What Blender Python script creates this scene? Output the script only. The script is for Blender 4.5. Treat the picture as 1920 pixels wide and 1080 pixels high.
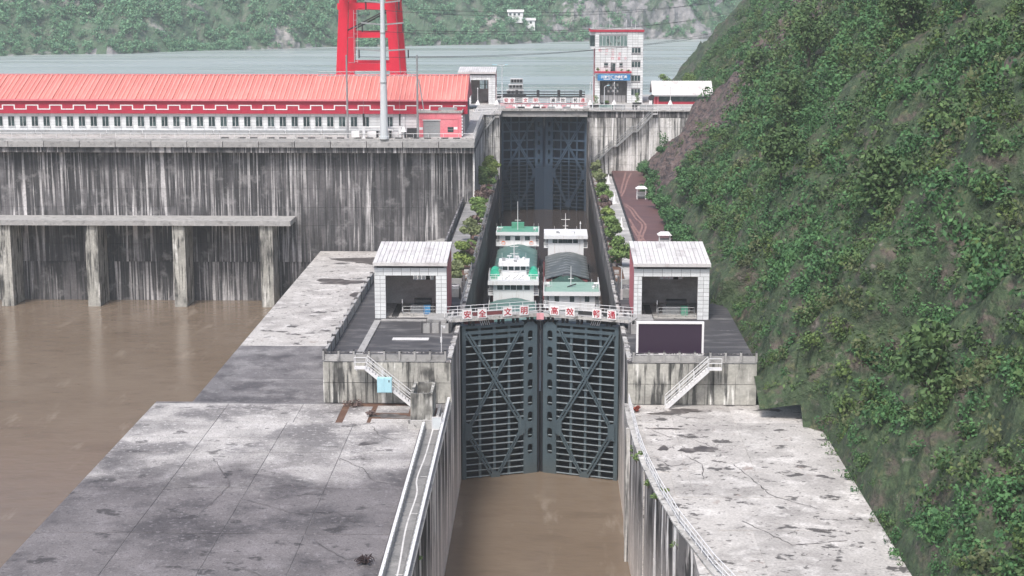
import bpy, math, random
import numpy as np
from mathutils import Vector
R = math.radians
for o in list(bpy.data.objects): bpy.data.objects.remove(o)
scene = bpy.context.scene
COL = scene.collection
random.seed(7)

# ------------------------------------------------------------------ camera
cd = bpy.data.cameras.new('camera'); cam = bpy.data.objects.new('camera', cd); COL.objects.link(cam)
cam.location = (0.7, 0, 34.6); cam.rotation_euler = (R(90 - 10.78), 0, R(1.28))
cd.sensor_width = 36; cd.lens = 56.25; cd.clip_start = 1; cd.clip_end = 6000
scene.camera = cam
# ------------------------------------------------------------------ sky, sun, exposure
SUN_EL, SUN_AZ = 58, 200        # azimuth clockwise from +Y
w = bpy.data.worlds.new('World'); scene.world = w; w.use_nodes = True
wn = w.node_tree; bg = wn.nodes['Background']
sky = wn.nodes.new('ShaderNodeTexSky'); sky.sky_type = 'NISHITA'; sky.sun_disc = False
sky.sun_elevation = R(SUN_EL); sky.sun_rotation = R(SUN_AZ)
sky.air_density = 1.0; sky.dust_density = 4.0; sky.ozone_density = 1.0
wn.links.new(sky.outputs[0], bg.inputs[0]); bg.inputs[1].default_value = 0.09
sl = bpy.data.lights.new('sun', 'SUN'); sl.energy = 1.5; sl.angle = R(14); sl.color = (1, .97, .93)
sun = bpy.data.objects.new('sun', sl); COL.objects.link(sun)
az, el = R(SUN_AZ), R(SUN_EL)
sd = Vector((math.sin(az) * math.cos(el), math.cos(az) * math.cos(el), math.sin(el)))
sun.rotation_euler = sd.to_track_quat('Z', 'Y').to_euler(); sun.location = (0, -50, 200)
vs = scene.view_settings
vs.view_transform = 'Standard'; vs.look = 'None'; vs.gamma = 1; vs.use_curve_mapping = False; vs.exposure = 1.05
scene.cycles.volume_bounces = 1; scene.cycles.max_bounces = 6; scene.cycles.use_denoising = True

# ------------------------------------------------------------------ helpers
ORG = {}
ORD = 'first second third fourth fifth sixth seventh eighth ninth tenth eleventh twelfth thirteenth'.split()
def org(o): return ORG.get(o.name, Vector((0, 0, 0))) if o else Vector((0, 0, 0))
def tag(o, label=None, cat=None, group=None, kind=None):
    if label: o['label'] = label
    if cat: o['category'] = cat
    if group: o['group'] = group
    if kind: o['kind'] = kind
    return o
def thing(name, label, cat, loc=(0, 0, 0), group=None, rz=0, local=False):
    o = bpy.data.objects.new(name, None); COL.objects.link(o); o.empty_display_size = .3
    o.location = loc; o.rotation_euler[2] = rz
    ORG[o.name] = Vector((0, 0, 0)) if local else Vector(loc)
    return tag(o, label, cat, group)
class MB:
    def __init__(s): s.v = []; s.f = []
    def add(s, vs, fs):
        b = len(s.v); s.v += [tuple(p) for p in vs]; s.f += [tuple(i + b for i in f) for f in fs]; return s
    def box(s, x0, x1, y0, y1, z0, z1):
        x0, x1 = min(x0, x1), max(x0, x1); y0, y1 = min(y0, y1), max(y0, y1); z0, z1 = min(z0, z1), max(z0, z1)
        return s.add([(x0,y0,z0),(x1,y0,z0),(x1,y1,z0),(x0,y1,z0),(x0,y0,z1),(x1,y0,z1),(x1,y1,z1),(x0,y1,z1)],
              [(0,3,2,1),(4,5,6,7),(0,1,5,4),(1,2,6,5),(2,3,7,6),(3,0,4,7)])
    def bar(s, p, q, wd, h, up=(0, 0, 1)):
        p, q = Vector(p), Vector(q); d = (q - p).normalized(); u = Vector(up)
        a = d.cross(u)
        if a.length < 1e-4: a = d.cross(Vector((1, 0, 0)))
        a.normalize(); b = a.cross(d).normalized(); a *= wd / 2; b *= h / 2
        vs = [p-a-b, p+a-b, p+a+b, p-a+b, q-a-b, q+a-b, q+a+b, q-a+b]
        return s.add(vs, [(0,1,2,3),(7,6,5,4),(0,4,5,1),(1,5,6,2),(2,6,7,3),(3,7,4,0)])
    def cyl(s, p, q, r0, r1=None, n=8):
        r1 = r0 if r1 is None else r1
        p, q = Vector(p), Vector(q); d = (q - p).normalized()
        a = d.cross(Vector((0, 0, 1)))
        if a.length < 1e-4: a = Vector((1, 0, 0))
        a.normalize(); b = d.cross(a)
        vs = []
        for c, r in ((p, r0), (q, r1)):
            for i in range(n):
                t = 2 * math.pi * i / n; vs.append(c + a * math.cos(t) * r + b * math.sin(t) * r)
        fs = [(i, (i+1) % n, n + (i+1) % n, n + i) for i in range(n)] + [tuple(range(n-1, -1, -1)), tuple(range(n, 2*n))]
        return s.add(vs, fs)
    def path(s, pts, r, n=6):
        for a, b in zip(pts[:-1], pts[1:]): s.cyl(a, b, r, r, n)
        return s
    def prism(s, pts, vec):
        n = len(pts); v = Vector(vec); vs = [Vector(p) for p in pts] + [Vector(p) + v for p in pts]
        return s.add(vs, [tuple(range(n)), tuple(range(2*n-1, n-1, -1))] + [(i, n+i, n+(i+1) % n, (i+1) % n) for i in range(n)])
    def loft(s, rings, closed=True, caps=True):
        n = len(rings[0]); b = []
        vs = [p for r in rings for p in r]; fs = []
        for k in range(len(rings) - 1):
            for i in range(n if closed else n - 1):
                j = (i + 1) % n; fs.append((k*n+i, k*n+j, (k+1)*n+j, (k+1)*n+i))
        if caps and closed: fs += [tuple(range(n-1, -1, -1)), tuple(range((len(rings)-1)*n, len(rings)*n))]
        return s.add(vs, fs)
    def mesh(s, name, mat, off=Vector((0, 0, 0)), smooth=False):
        m = bpy.data.meshes.new(name)
        m.from_pydata([(x - off[0], y - off[1], z - off[2]) for x, y, z in s.v], [], s.f)
        m.materials.append(mat)
        if smooth: m.polygons.foreach_set('use_smooth', [True] * len(m.polygons))
        m.update(); return m
    def build(s, name, mat, parent=None, origin=None, smooth=False):
        off = org(parent) if parent else Vector(origin or (0, 0, 0))
        o = bpy.data.objects.new(name, s.mesh(name, mat, off, smooth)); COL.objects.link(o)
        if parent: o.parent = parent; ORG[o.name] = org(parent)
        else: o.location = off; ORG[o.name] = off
        return o
def piece(name, mesh, parent, pos, rz=0):
    o = bpy.data.objects.new(name, mesh); COL.objects.link(o)
    o.parent = parent; o.location = Vector(pos) - org(parent); o.rotation_euler[2] = rz; ORG[o.name] = Vector(pos)
    return o
BOXES = {}
def boxmesh(sx, sy, sz, mat, name='block'):
    k = (round(sx, 3), round(sy, 3), round(sz, 3), mat.name)
    if k not in BOXES: BOXES[k] = MB().box(-sx/2, sx/2, -sy/2, sy/2, -sz/2, sz/2).mesh(name, mat)
    return BOXES[k]
def bpiece(name, parent, mat, x0, x1, y0, y1, z0, z1):
    return piece(name, boxmesh(abs(x1-x0), abs(y1-y0), abs(z1-z0), mat, name), parent, ((x0+x1)/2, (y0+y1)/2, (z0+z1)/2))
def copy_thing(src, loc, label=None, rz=None):
    r = src.copy(); COL.objects.link(r); r.location = loc; ORG[r.name] = Vector(loc)
    if rz is not None: r.rotation_euler[2] = rz
    if label: r['label'] = label
    for ch in src.children:
        c = ch.copy(); COL.objects.link(c); c.parent = r
        for g in ch.children:
            d = g.copy(); COL.objects.link(d); d.parent = c
    return r

# ------------------------------------------------------------------ materials
def surf(name, base, layers=(), rough=.75, metal=0, bump=None, spec=.5, grain=.12, gscale=6, zl=(), rnd=0, yl=()):
    m = bpy.data.materials.new(name); m.use_nodes = True; nt = m.node_tree; N = nt.nodes; L = nt.links
    b = N['Principled BSDF']; b.inputs['Roughness'].default_value = rough; b.inputs['Metallic'].default_value = metal
    b.inputs['Specular IOR Level'].default_value = spec
    geo = N.new('ShaderNodeNewGeometry')
    def noise(sc, det=5, seed=0):
        mp = N.new('ShaderNodeMapping'); mp.inputs['Scale'].default_value = sc
        mp.inputs['Location'].default_value = (seed * 13.7, seed * 7.3, seed * 3.1)
        L.new(geo.outputs['Position'], mp.inputs[0])
        t = N.new('ShaderNodeTexNoise'); t.inputs['Scale'].default_value = 1; t.inputs['Detail'].default_value = det
        t.inputs['Roughness'].default_value = .6
        L.new(mp.outputs[0], t.inputs['Vector']); return t.outputs['Fac']
    def mrange(src, a, c, d0, d1):
        r = N.new('ShaderNodeMapRange'); r.inputs[1].default_value = a; r.inputs[2].default_value = c
        r.inputs[3].default_value = d0; r.inputs[4].default_value = d1; L.new(src, r.inputs[0]); return r.outputs[0]
    def mix(fac, c0, c1, mode='MIX'):
        x = N.new('ShaderNodeMix'); x.data_type = 'RGBA'; x.blend_type = mode
        if isinstance(fac, float): x.inputs[0].default_value = fac
        else: L.new(fac, x.inputs[0])
        for i, c in ((6, c0), (7, c1)):
            if isinstance(c, tuple): x.inputs[i].default_value = (*c, 1)
            else: L.new(c, x.inputs[i])
        return x.outputs[2]
    col = tuple(base)
    for k, (c, sc, lo, hi, amt, *mod) in enumerate(layers):
        sc = (sc, sc, sc) if isinstance(sc, (int, float)) else sc
        fac = mrange(noise(sc, 6, k + 1), lo, hi, 0, amt)
        if mod:                                     # patchy: the layer comes and goes over larger areas
            q = N.new('ShaderNodeMath'); q.operation = 'MULTIPLY'
            L.new(fac, q.inputs[0]); L.new(mrange(noise(mod[0], 3, k + 21), mod[1], mod[2], 0, 1), q.inputs[1]); fac = q.outputs[0]
        col = mix(fac, col, tuple(c))
    if zl:
        sx = N.new('ShaderNodeSeparateXYZ'); L.new(geo.outputs['Position'], sx.inputs[0])
        for (c, z0, z1, amt) in zl: col = mix(mrange(sx.outputs[2], z0, z1, amt, 0), col, tuple(c))
    for (c, y0, y1, amt, warp) in yl:               # weathering that spreads over part of a long surface with a ragged edge
        sy = N.new('ShaderNodeSeparateXYZ'); L.new(geo.outputs['Position'], sy.inputs[0])
        q = N.new('ShaderNodeMath'); q.operation = 'MULTIPLY_ADD'; q.inputs[1].default_value = warp; L.new(noise((.16, .16, .16), 6, 31), q.inputs[0]); L.new(sy.outputs[1], q.inputs[2])
        col = mix(mrange(q.outputs[0], y0 + warp/2, y1 + warp/2, amt, 0), col, tuple(c), 'MULTIPLY')
    if grain:
        g = mrange(noise((gscale,)*3, 4, 9), .25, .75, 1 - grain, 1 + grain)
        cb = N.new('ShaderNodeCombineXYZ')
        for i in range(3): L.new(g, cb.inputs[i])
        col = mix(1.0, col, cb.outputs[0], 'MULTIPLY')
    if rnd:
        oi = N.new('ShaderNodeObjectInfo'); g = mrange(oi.outputs['Random'], 0, 1, 1 - rnd, 1 + rnd)
        cb = N.new('ShaderNodeCombineXYZ')
        for i in range(3): L.new(g, cb.inputs[i])
        col = mix(1.0, col, cb.outputs[0], 'MULTIPLY')
    if isinstance(col, tuple): b.inputs['Base Color'].default_value = (*col, 1)
    else: L.new(col, b.inputs['Base Color'])
    if bump:
        bn = N.new('ShaderNodeBump'); bn.inputs['Strength'].default_value = bump[0]; bn.inputs['Distance'].default_value = bump[2] if len(bump) > 2 else .05
        sc = bump[1]; sc = (sc, sc, sc) if isinstance(sc, (int, float)) else sc
        L.new(noise(sc, 4, 5), bn.inputs['Height']); L.new(bn.outputs[0], b.inputs['Normal'])
    return m
def concrete(name, base, streak_dark, streak_light, sd=.75, sl=.6, lo=.45, hi=.62, fr=1.0, zl=(), rough=.85):
    return surf(name, base, [
        (streak_dark, (.16*fr, .16*fr, .09), .45, .68, sd * .7),
        (streak_dark, (.75*fr, .75*fr, .05), lo, hi, sd, (.1, .1, .12), .38, .56),
        (streak_dark, (2.6*fr, 2.6*fr, .12), .52, .64, sd * .9, (.2, .2, .16), .42, .58),
        (streak_light, (1.5*fr, 1.5*fr, .06), .55, .62, sl, (.14, .14, .05), .47, .58),
        (streak_light, (3.8*fr, 3.8*fr, .07), .54, .62, sl * .9, (.22, .22, .09), .47, .57),
        (streak_dark, (.5, .5, 1.1), .6, .72, sd * .5)], rough=rough, bump=(.25, 3), grain=.16, gscale=3, zl=zl, rnd=.06)
def leafmat(name, c0, c1):
    m = bpy.data.materials.new(name); m.use_nodes = True; nt = m.node_tree; N = nt.nodes; L = nt.links
    b = N['Principled BSDF']; b.inputs['Roughness'].default_value = .7; b.inputs['Specular IOR Level'].default_value = .25
    g = N.new('ShaderNodeNewGeometry'); r = N.new('ShaderNodeValToRGB')
    r.color_ramp.elements[0].color = (*c0, 1); r.color_ramp.elements[1].color = (*c1, 1)
    t = N.new('ShaderNodeTexNoise'); t.inputs['Scale'].default_value = .35; t.inputs['Detail'].default_value = 3
    L.new(g.outputs['Position'], t.inputs['Vector'])
    a = N.new('ShaderNodeMath'); a.operation = 'MULTIPLY_ADD'; a.inputs[1].default_value = .5
    L.new(g.outputs['Random Per Island'], a.inputs[0])
    a2 = N.new('ShaderNodeMath'); a2.operation = 'SUBTRACT'; a2.inputs[1].default_value = .28; L.new(t.outputs['Fac'], a2.inputs[0])
    L.new(a2.outputs[0], a.inputs[2]); L.new(a.outputs[0], r.inputs[0]); L.new(r.outputs[0], b.inputs['Base Color'])
    return m
K = {}
K['wall_pale'] = surf('wall_pale', (.62, .61, .59), [((.3, .29, .28), (.18, .18, .12), .48, .64, .6), ((.06, .058, .06), (.9, .9, .06), .49, .57, .9, (.15, .15, .15), .36, .52), ((.05, .05, .052), (2.8, 2.8, .09), .51, .57, .9, (.2, .2, .14), .42, .54), ((.86, .85, .84), (1.4, 1.4, .05), .54, .6, .85), ((.2, .19, .16), (.5, .5, .9), .58, .68, .5)], rough=.85, bump=(.25, 3), grain=.16, gscale=3, rnd=.07)
K['wall_grey'] = surf('wall_grey', (.15, .143, .148), [((.05, .048, .052), (.14, .14, .09), .42, .6, .75), ((.035, .034, .037), (1.1, 1.1, .05), .47, .56, .85), ((.03, .03, .032), (3.2, 3.2, .08), .5, .57, .8), ((.62, .6, .6), (1.2, 1.2, .03), .565, .61, .85, (.12, .12, .05), .44, .55), ((.56, .54, .54), (3.6, 3.6, .05), .53, .59, .75, (.2, .2, .07), .45, .56), ((.32, .31, .31), (.5, .5, .5), .56, .68, .5)], rough=.85, bump=(.3, 3), grain=.22, gscale=3, rnd=.1)
K['wall_head'] = surf('wall_head', (.46, .45, .41), [((.2, .195, .18), (.25, .25, .2), .46, .62, .7), ((.04, .04, .04), (.9, .9, .14), .5, .57, .92, (.25, .25, .25), .38, .54), ((.045, .045, .044), (3, 3, .12), .51, .57, .85, (.3, .3, .2), .42, .54), ((.8, .79, .75), (1.6, 1.6, .12), .55, .61, .85, (.3, .3, .3), .42, .56)], rough=.85, bump=(.3, 3), grain=.2, gscale=4, rnd=.08)
K['wall_lower'] = surf('wall_lower', (.16, .153, .152), [((.72, .68, .65), (.22, .22, .03), .5, .54, .9), ((.012, .012, .014), (.33, .33, .06), .52, .55, .95), ((.92, .9, .87), (.6, .6, .03), .555, .58, 1.0), ((.012, .012, .014), (.95, .95, .08), .57, .6, .9)], rough=.85, bump=(.3, 3), grain=.15, gscale=3, zl=[((.78, .72, .67), -15.5, -6.5, .8)], rnd=.06)
K['wall_wet'] = surf('wall_wet', (.026, .022, .024), [((.012, .011, .012), (.8, .8, .03), .45, .62, .8), ((.13, .12, .115), (1.1, 1.1, .03), .58, .66, .5)], rough=.6, grain=.2, bump=(.2, 3))
K['wall_wet_top'] = concrete('wall_wet_top', (.14, .13, .13), (.035, .033, .035), (.4, .38, .36), .95, .7, fr=.9)
K['conc_pale'] = surf('conc_pale', (.46, .45, .435), [((.22, .21, .205), .35, .5, .68, .7), ((.06, .056, .054), 2.2, .57, .63, .75), ((.62, .61, .6), .9, .55, .68, .7)], bump=(.25, 4), grain=.22, rnd=.12)
K['conc_kerb'] = surf('conc_kerb', (.34, .335, .33), [((.12, .12, .12), 1.2, .52, .7, .7), ((.52, .51, .5), .8, .55, .7, .6)], bump=(.2, 6), rnd=.12)
K['slab_pale'] = surf('slab_pale', (.44, .43, .42), [((.2, .19, .19), .5, .5, .7, .7), ((.1, .1, .1), (.6, 6, 1), .58, .7, .5)], rnd=.22, bump=(.2, 5))
K['slab_grey'] = surf('slab_grey', (.27, .265, .265), [((.12, .12, .12), .5, .5, .7, .7), ((.42, .41, .4), .9, .58, .7, .6)], rnd=.22, bump=(.2, 5))
K['deck_dark'] = surf('deck_dark', (.055, .053, .058), [((.2, .195, .195), (.22, .7, 1), .5, .68, .75), ((.035, .034, .037), (.3, .9, 1), .5, .7, .7), ((.3, .29, .28), (.5, 1.6, 1), .66, .76, .7)], bump=(.2, 6), grain=.2)
K['apron_pale'] = surf('apron_pale', (.47, .45, .43), [((.27, .255, .245), .22, .45, .66, .8), ((.62, .6, .58), .5, .52, .66, .8), ((.035, .031, .031), (.4, .55, 1), .6, .64, .85), ((.06, .054, .052), 1.7, .6, .65, .75), ((.2, .13, .1), .6, .64, .7, .5)], bump=(.3, 3), grain=.28, gscale=5, rnd=.1)
K['apron_dark'] = surf('apron_dark', (.16, .152, .157), [((.31, .3, .3), .28, .48, .66, .8), ((.055, .051, .056), .2, .5, .62, .75), ((.36, .35, .352), 2.6, .57, .68, .5), ((.045, .042, .045), 4.5, .56, .66, .5), ((.06, .056, .06), (.1, 1.2, 1), .6, .68, .6)], bump=(.35, 5), grain=.4, gscale=9, rnd=.05)
K['apron_mid'] = surf('apron_mid', (.24, .23, .228), [((.13, .123, .125), .24, .45, .64, .85), ((.4, .385, .38), .6, .54, .7, .7), ((.07, .064, .064), (.5, .5, 1), .6, .68, .7), ((.09, .08, .08), 3.2, .58, .66, .5)], bump=(.3, 4), grain=.32, gscale=7, rnd=.1)
K['apron_left'] = surf('apron_left', (.46, .44, .425), [((.26, .247, .24), .22, .45, .64, .8), ((.6, .58, .57), .5, .54, .68, .7), ((.05, .045, .045), (.4, .55, 1), .6, .65, .7), ((.13, .122, .125), .13, .48, .6, .75), ((.66, .64, .63), 2.4, .57, .66, .6), ((.08, .075, .077), 4.2, .57, .65, .55)], bump=(.35, 4), grain=.38, gscale=8, rnd=.05, yl=[((.38, .365, .385), 119, 132, 1.0, 34)])
K['walk'] = surf('walk', (.23, .225, .22), [((.12, .12, .12), .5, .5, .72, .8), ((.38, .37, .36), .9, .57, .75, .7)], bump=(.25, 5), grain=.25, rnd=.13)
K['stain'] = surf('stain', (.085, .075, .072), [((.2, .18, .17), 1.2, .5, .64, .8), ((.04, .036, .036), .8, .5, .66, .6)], rough=.45)
K['soil'] = surf('soil', (.12, .062, .04), [((.2, .12, .08), .8, .5, .7, .7), ((.05, .04, .03), 1.5, .55, .7, .7)], bump=(.5, 3))
K['red_path'] = surf('red_path', (.125, .062, .06), [((.08, .045, .05), (.12, .35, 1), .45, .7, .8), ((.19, .1, .09), (.2, .7, 1), .56, .72, .6)], rough=.6, grain=.15, bump=(.2, 4))
K['track'] = surf('track', (.26, .15, .135), [((.15, .08, .075), .8, .5, .68, .7)], grain=.2)
K['rock_slope'] = surf('rock_slope', (.125, .09, .085), [((.04, .036, .04), (.9, .9, 1.6), .5, .58, .9), ((.24, .2, .19), (.9, .9, 1.6), .58, .72, .7), ((.05, .085, .035), .18, .55, .68, .8)], bump=(1, 1.4, .7), grain=.35, gscale=3)
K['slope_green'] = surf('slope_green', (.045, .075, .032), [((.1, .075, .065), (.3, .3, .5), .52, .62, .85), ((.02, .035, .016), .5, .46, .62, .8), ((.12, .13, .06), 1.1, .56, .68, .6), ((.2, .17, .155), (.7, .7, 1.4), .62, .7, .6)], bump=(1, 1.2, .6), grain=.35, gscale=2.5)
K['hill_ground'] = surf('hill_ground', (.06, .11, .06), [((.34, .31, .3), (.045, .045, .03), .58, .66, .9), ((.16, .14, .13), (.2, .2, .08), .5, .66, .6)], bump=(1, .25, 2), grain=.3, gscale=.4)
K['cliff'] = surf('cliff', (.25, .24, .245), [((.09, .1, .09), (.16, .16, .05), .46, .6, .85), ((.05, .09, .045), .12, .52, .6, .9)], bump=(1, .3, 1.5), grain=.25, gscale=.5)
K['gate_near'] = surf('gate_near', (.078, .112, .132), [((.052, .077, .093), (.6, .6, .08), .48, .68, .7), ((.16, .2, .21), (2, 2, .1), .62, .72, .35), ((.13, .09, .06), (1.4, 1.4, .3), .68, .76, .35)], rough=.5, grain=.15, zl=[((.1, .1, .085), -16.6, -14.8, .35)])
K['gate_near_edge'] = surf('gate_near_edge', (.27, .32, .345), [((.14, .18, .2), (1, 1, .4), .5, .68, .7), ((.22, .25, .26), (.6, .6, 1), .6, .72, .5)], rough=.45, grain=.2)  # paler copy of the gate paint: light caught by girder edges, put into colour
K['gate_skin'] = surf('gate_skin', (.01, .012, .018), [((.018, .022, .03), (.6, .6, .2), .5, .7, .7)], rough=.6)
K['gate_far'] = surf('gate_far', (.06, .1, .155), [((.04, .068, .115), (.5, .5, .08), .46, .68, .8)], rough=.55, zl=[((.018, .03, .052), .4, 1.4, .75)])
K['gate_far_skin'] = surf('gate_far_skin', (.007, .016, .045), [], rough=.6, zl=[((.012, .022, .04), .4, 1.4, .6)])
K['white_steel'] = surf('white_steel', (.72, .72, .73), [((.4, .38, .36), (1, 1, .3), .58, .74, .5)], rough=.45, grain=.06)
K['grey_steel'] = surf('grey_steel', (.33, .34, .35), [((.16, .15, .14), 1.2, .55, .72, .6)], rough=.5, metal=.2)
K['dark_steel'] = surf('dark_steel', (.035, .036, .04), [((.1, .07, .05), 2, .58, .72, .5)], rough=.6)
K['pole_white'] = surf('pole_white', (.62, .66, .68), [((.42, .44, .46), (2, 2, .12), .5, .7, .6)], rough=.4, grain=.05)
K['tile_white'] = surf('tile_white', (.74, .76, .77), [((.5, .5, .5), (1.5, 1.5, .12), .56, .74, .5)], rough=.3, grain=.06, rnd=.09)
K['grout'] = surf('grout', (.27, .27, .28), rough=.9)
K['roof_white'] = surf('roof_white', (.64, .625, .62), [((.36, .33, .33), (.7, .35, 1), .52, .7, .7), ((.46, .33, .33), (1.6, 1, 1), .6, .72, .4)], rough=.55, grain=.12, rnd=.1)
K['red_wall'] = surf('red_wall', (.64, .17, .2), [((.66, .24, .25), (.8, .8, .15), .5, .7, .5), ((.4, .06, .08), (2, 2, .1), .55, .7, .5)], rough=.6)
K['crimson'] = surf('crimson', (.45, .022, .055), [((.34, .015, .045), (1, 1, .2), .5, .7, .6), ((.56, .09, .12), (2, 2, .15), .6, .74, .4)], rough=.55)
K['pink'] = surf('pink', (.72, .19, .23), [((.8, .34, .36), .5, .5, .7, .5), ((.5, .14, .16), (1.6, 1.6, .15), .58, .72, .4)], rough=.65)
K['coral_roof'] = surf('coral_roof', (.68, .23, .2), [((.84, .36, .31), (.35, .1, .1), .5, .68, .5), ((.58, .17, .13), (1.2, .08, .08), .56, .7, .5)], rough=.5, grain=.08)
K['crane_red'] = surf('crane_red', (.66, .012, .05), [((.5, .01, .03), (1, 1, .2), .5, .7, .5)], rough=.4, grain=.05)
K['glass'] = surf('glass', (.03, .05, .055), [((.12, .17, .17), .7, .5, .62, .6)], rough=.12, grain=0)
K['glass_pale'] = surf('glass_pale', (.16, .24, .23), [((.3, .38, .36), (.9, .9, .7), .5, .6, .7), ((.03, .045, .05), (1.4, 1.4, 1), .55, .62, .7)], rough=.12, grain=0)
K['interior'] = surf('interior', (.72, .7, .69), [((.42, .38, .36), (.3, .3, .6), .46, .66, .7)], rough=.8)
K['interior_dark'] = surf('interior_dark', (.16, .155, .16), [((.03, .03, .03), .6, .5, .7, .6)], rough=.8)
K['pane_light'] = surf('pane_light', (.75, .8, .82), [((.5, .53, .55), 1.2, .5, .64, .7)], rough=.35); K['pane_light'].node_tree.nodes['Principled BSDF'].inputs['Transmission Weight'].default_value = .9
K['sign_white'] = surf('sign_white', (.84, .83, .83), rough=.5, grain=.04)
K['sign_red'] = surf('sign_red', (.45, .012, .035), rough=.5, grain=.04)
K['sign_pale_red'] = surf('sign_pale_red', (.72, .36, .4), rough=.6, grain=.04)
K['sign_blue'] = surf('sign_blue', (.035, .2, .46), [((.16, .42, .68), (.5, .5, .9), .5, .66, .6)], rough=.45, grain=.03)
K['screen'] = surf('screen', (.042, .025, .046), rough=.35, grain=.03, spec=.3)
K['blue_box'] = surf('blue_box', (.4, .66, .74), [((.5, .74, .8), 1, .5, .7, .6), ((.26, .45, .52), (3, 3, .4), .62, .72, .4)], rough=.5, grain=.05)
K['line_white'] = surf('line_white', (.62, .61, .6), [((.3, .3, .3), 1.5, .55, .7, .6)], rough=.7)
K['ship_white'] = surf('ship_white', (.78, .79, .8), [((.5, .47, .43), (1.5, 1.5, .2), .56, .7, .55), ((.42, .25, .16), (3, 3, .25), .64, .7, .5)], rough=.4, grain=.04)
K['ship_green'] = surf('ship_green', (.08, .3, .2), [((.2, .38, .3), .7, .48, .68, .7)], rough=.5)
K['ship_pale_green'] = surf('ship_pale_green', (.25, .38, .32), [((.16, .3, .23), .8, .48, .68, .7), ((.42, .5, .46), .9, .58, .72, .5)], rough=.55)
K['tarp_teal'] = surf('tarp_teal', (.075, .16, .145), [((.14, .25, .23), (.6, .25, .6), .5, .7, .7), ((.04, .09, .085), (.3, 1.2, .3), .52, .7, .6)], rough=.5, bump=(.5, (1.2, .5, 1.2), .15))
K['tarp_grey'] = surf('tarp_grey', (.072, .085, .088), [((.13, .15, .155), (.5, .3, .5), .5, .7, .7), ((.03, .05, .045), (.4, 1.4, .4), .55, .7, .6)], rough=.5, bump=(.5, (1.2, .6, 1.2), .15))
K['tarp_dark_green'] = surf('tarp_dark_green', (.03, .075, .055), [((.08, .13, .11), (1.4, .4, .5), .5, .64, .8)], rough=.55, bump=(.6, (2.5, .6, 1), .2))
K['tarp_bright'] = surf('tarp_bright', (.03, .42, .27), [((.3, .68, .52), 1.4, .52, .66, .6)], rough=.5)
K['hull'] = surf('hull', (.12, .045, .045), [((.05, .035, .04), (.3, .3, .6), .48, .66, .8), ((.28, .12, .12), .5, .56, .7, .5)], rough=.6)
K['hull_rust'] = surf('hull_rust', (.2, .06, .065), [((.08, .03, .035), .6, .5, .66, .8)], rough=.6)
K['orange'] = surf('orange', (.7, .16, .04), rough=.5, grain=.05)
K['bark'] = surf('bark', (.09, .07, .055), [((.05, .04, .03), 3, .5, .7, .7)], bump=(.6, 8))
K['root_dark'] = surf('root_dark', (.03, .017, .018), [((.06, .03, .03), 3, .5, .7, .7)], rough=.8)
K['leaf_olive'] = leafmat('leaf_olive', (.065, .1, .03), (.33, .43, .12))
K['leaf_green'] = leafmat('leaf_green', (.045, .09, .03), (.26, .38, .12))
K['leaf_grey'] = leafmat('leaf_grey', (.08, .1, .05), (.29, .34, .16))
K['leaf_hill'] = leafmat('leaf_hill', (.03, .11, .07), (.23, .42, .22))  # distance haze put into the leaf colour: brighter and more teal
K['leaf_bush'] = leafmat('leaf_bush', (.018, .065, .03), (.12, .25, .09))
K['leaf_red'] = leafmat('leaf_red', (.16, .035, .025), (.42, .1, .07))
K['leaf_brown'] = leafmat('leaf_brown', (.08, .05, .05), (.24, .18, .16))
K['leaf_fern'] = leafmat('leaf_fern', (.03, .06, .02), (.16, .23, .07))
K['leaf_thicket'] = leafmat('leaf_thicket', (.025, .06, .025), (.13, .21, .075))
K['leaf_dry'] = leafmat('leaf_dry', (.05, .065, .03), (.18, .21, .1))
def water(name, base, lay, rough, bstr, bsc, dist):
    m = surf(name, base, lay, rough=rough, grain=0, bump=(bstr, bsc, dist)); m.node_tree.nodes['Principled BSDF'].inputs['IOR'].default_value = 1.33; return m
K['water_brown'] = water('water_brown', (.172, .13, .094), [((.2, .156, .117), (.06, .035, 1), .48, .66, .75), ((.125, .092, .066), (.12, .2, 1), .52, .7, .5), ((.3, .25, .2), (.35, .08, 1), .58, .68, .6, (.1, .06, 1), .42, .56)], .16, .45, (.35, .6, 1), .18)
K['water_chamber'] = water('water_chamber', (.055, .042, .038), [((.075, .06, .052), (.15, .1, 1), .5, .7, .5)], .18, .2, (.6, .9, 1), .1)
K['water_river'] = water('water_river', (.33, .38, .375), [((.36, .4, .39), (.004, .02, 1), .48, .66, .7), ((.17, .21, .21), (.005, .045, 1), .58, .66, .6)], .3, .5, (.1, .5, 1), .15)  # reflected sky and dark ripple streaks are put into the colour bands
# river ripple bands: roughness changes from band to band
_nt = K['water_river'].node_tree; _g = _nt.nodes.new('ShaderNodeNewGeometry'); _mp = _nt.nodes.new('ShaderNodeMapping'); _mp.inputs['Scale'].default_value = (.004, .04, 1)
_nz = _nt.nodes.new('ShaderNodeTexNoise'); _nz.inputs['Scale'].default_value = 1; _nz.inputs['Detail'].default_value = 4
_mr = _nt.nodes.new('ShaderNodeMapRange'); _mr.inputs[1].default_value = .42; _mr.inputs[2].default_value = .62; _mr.inputs[3].default_value = .18; _mr.inputs[4].default_value = .45
_nt.links.new(_g.outputs['Position'], _mp.inputs[0]); _nt.links.new(_mp.outputs[0], _nz.inputs['Vector']); _nt.links.new(_nz.outputs['Fac'], _mr.inputs[0]); _nt.links.new(_mr.outputs[0], _nt.nodes['Principled BSDF'].inputs['Roughness'])

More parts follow.
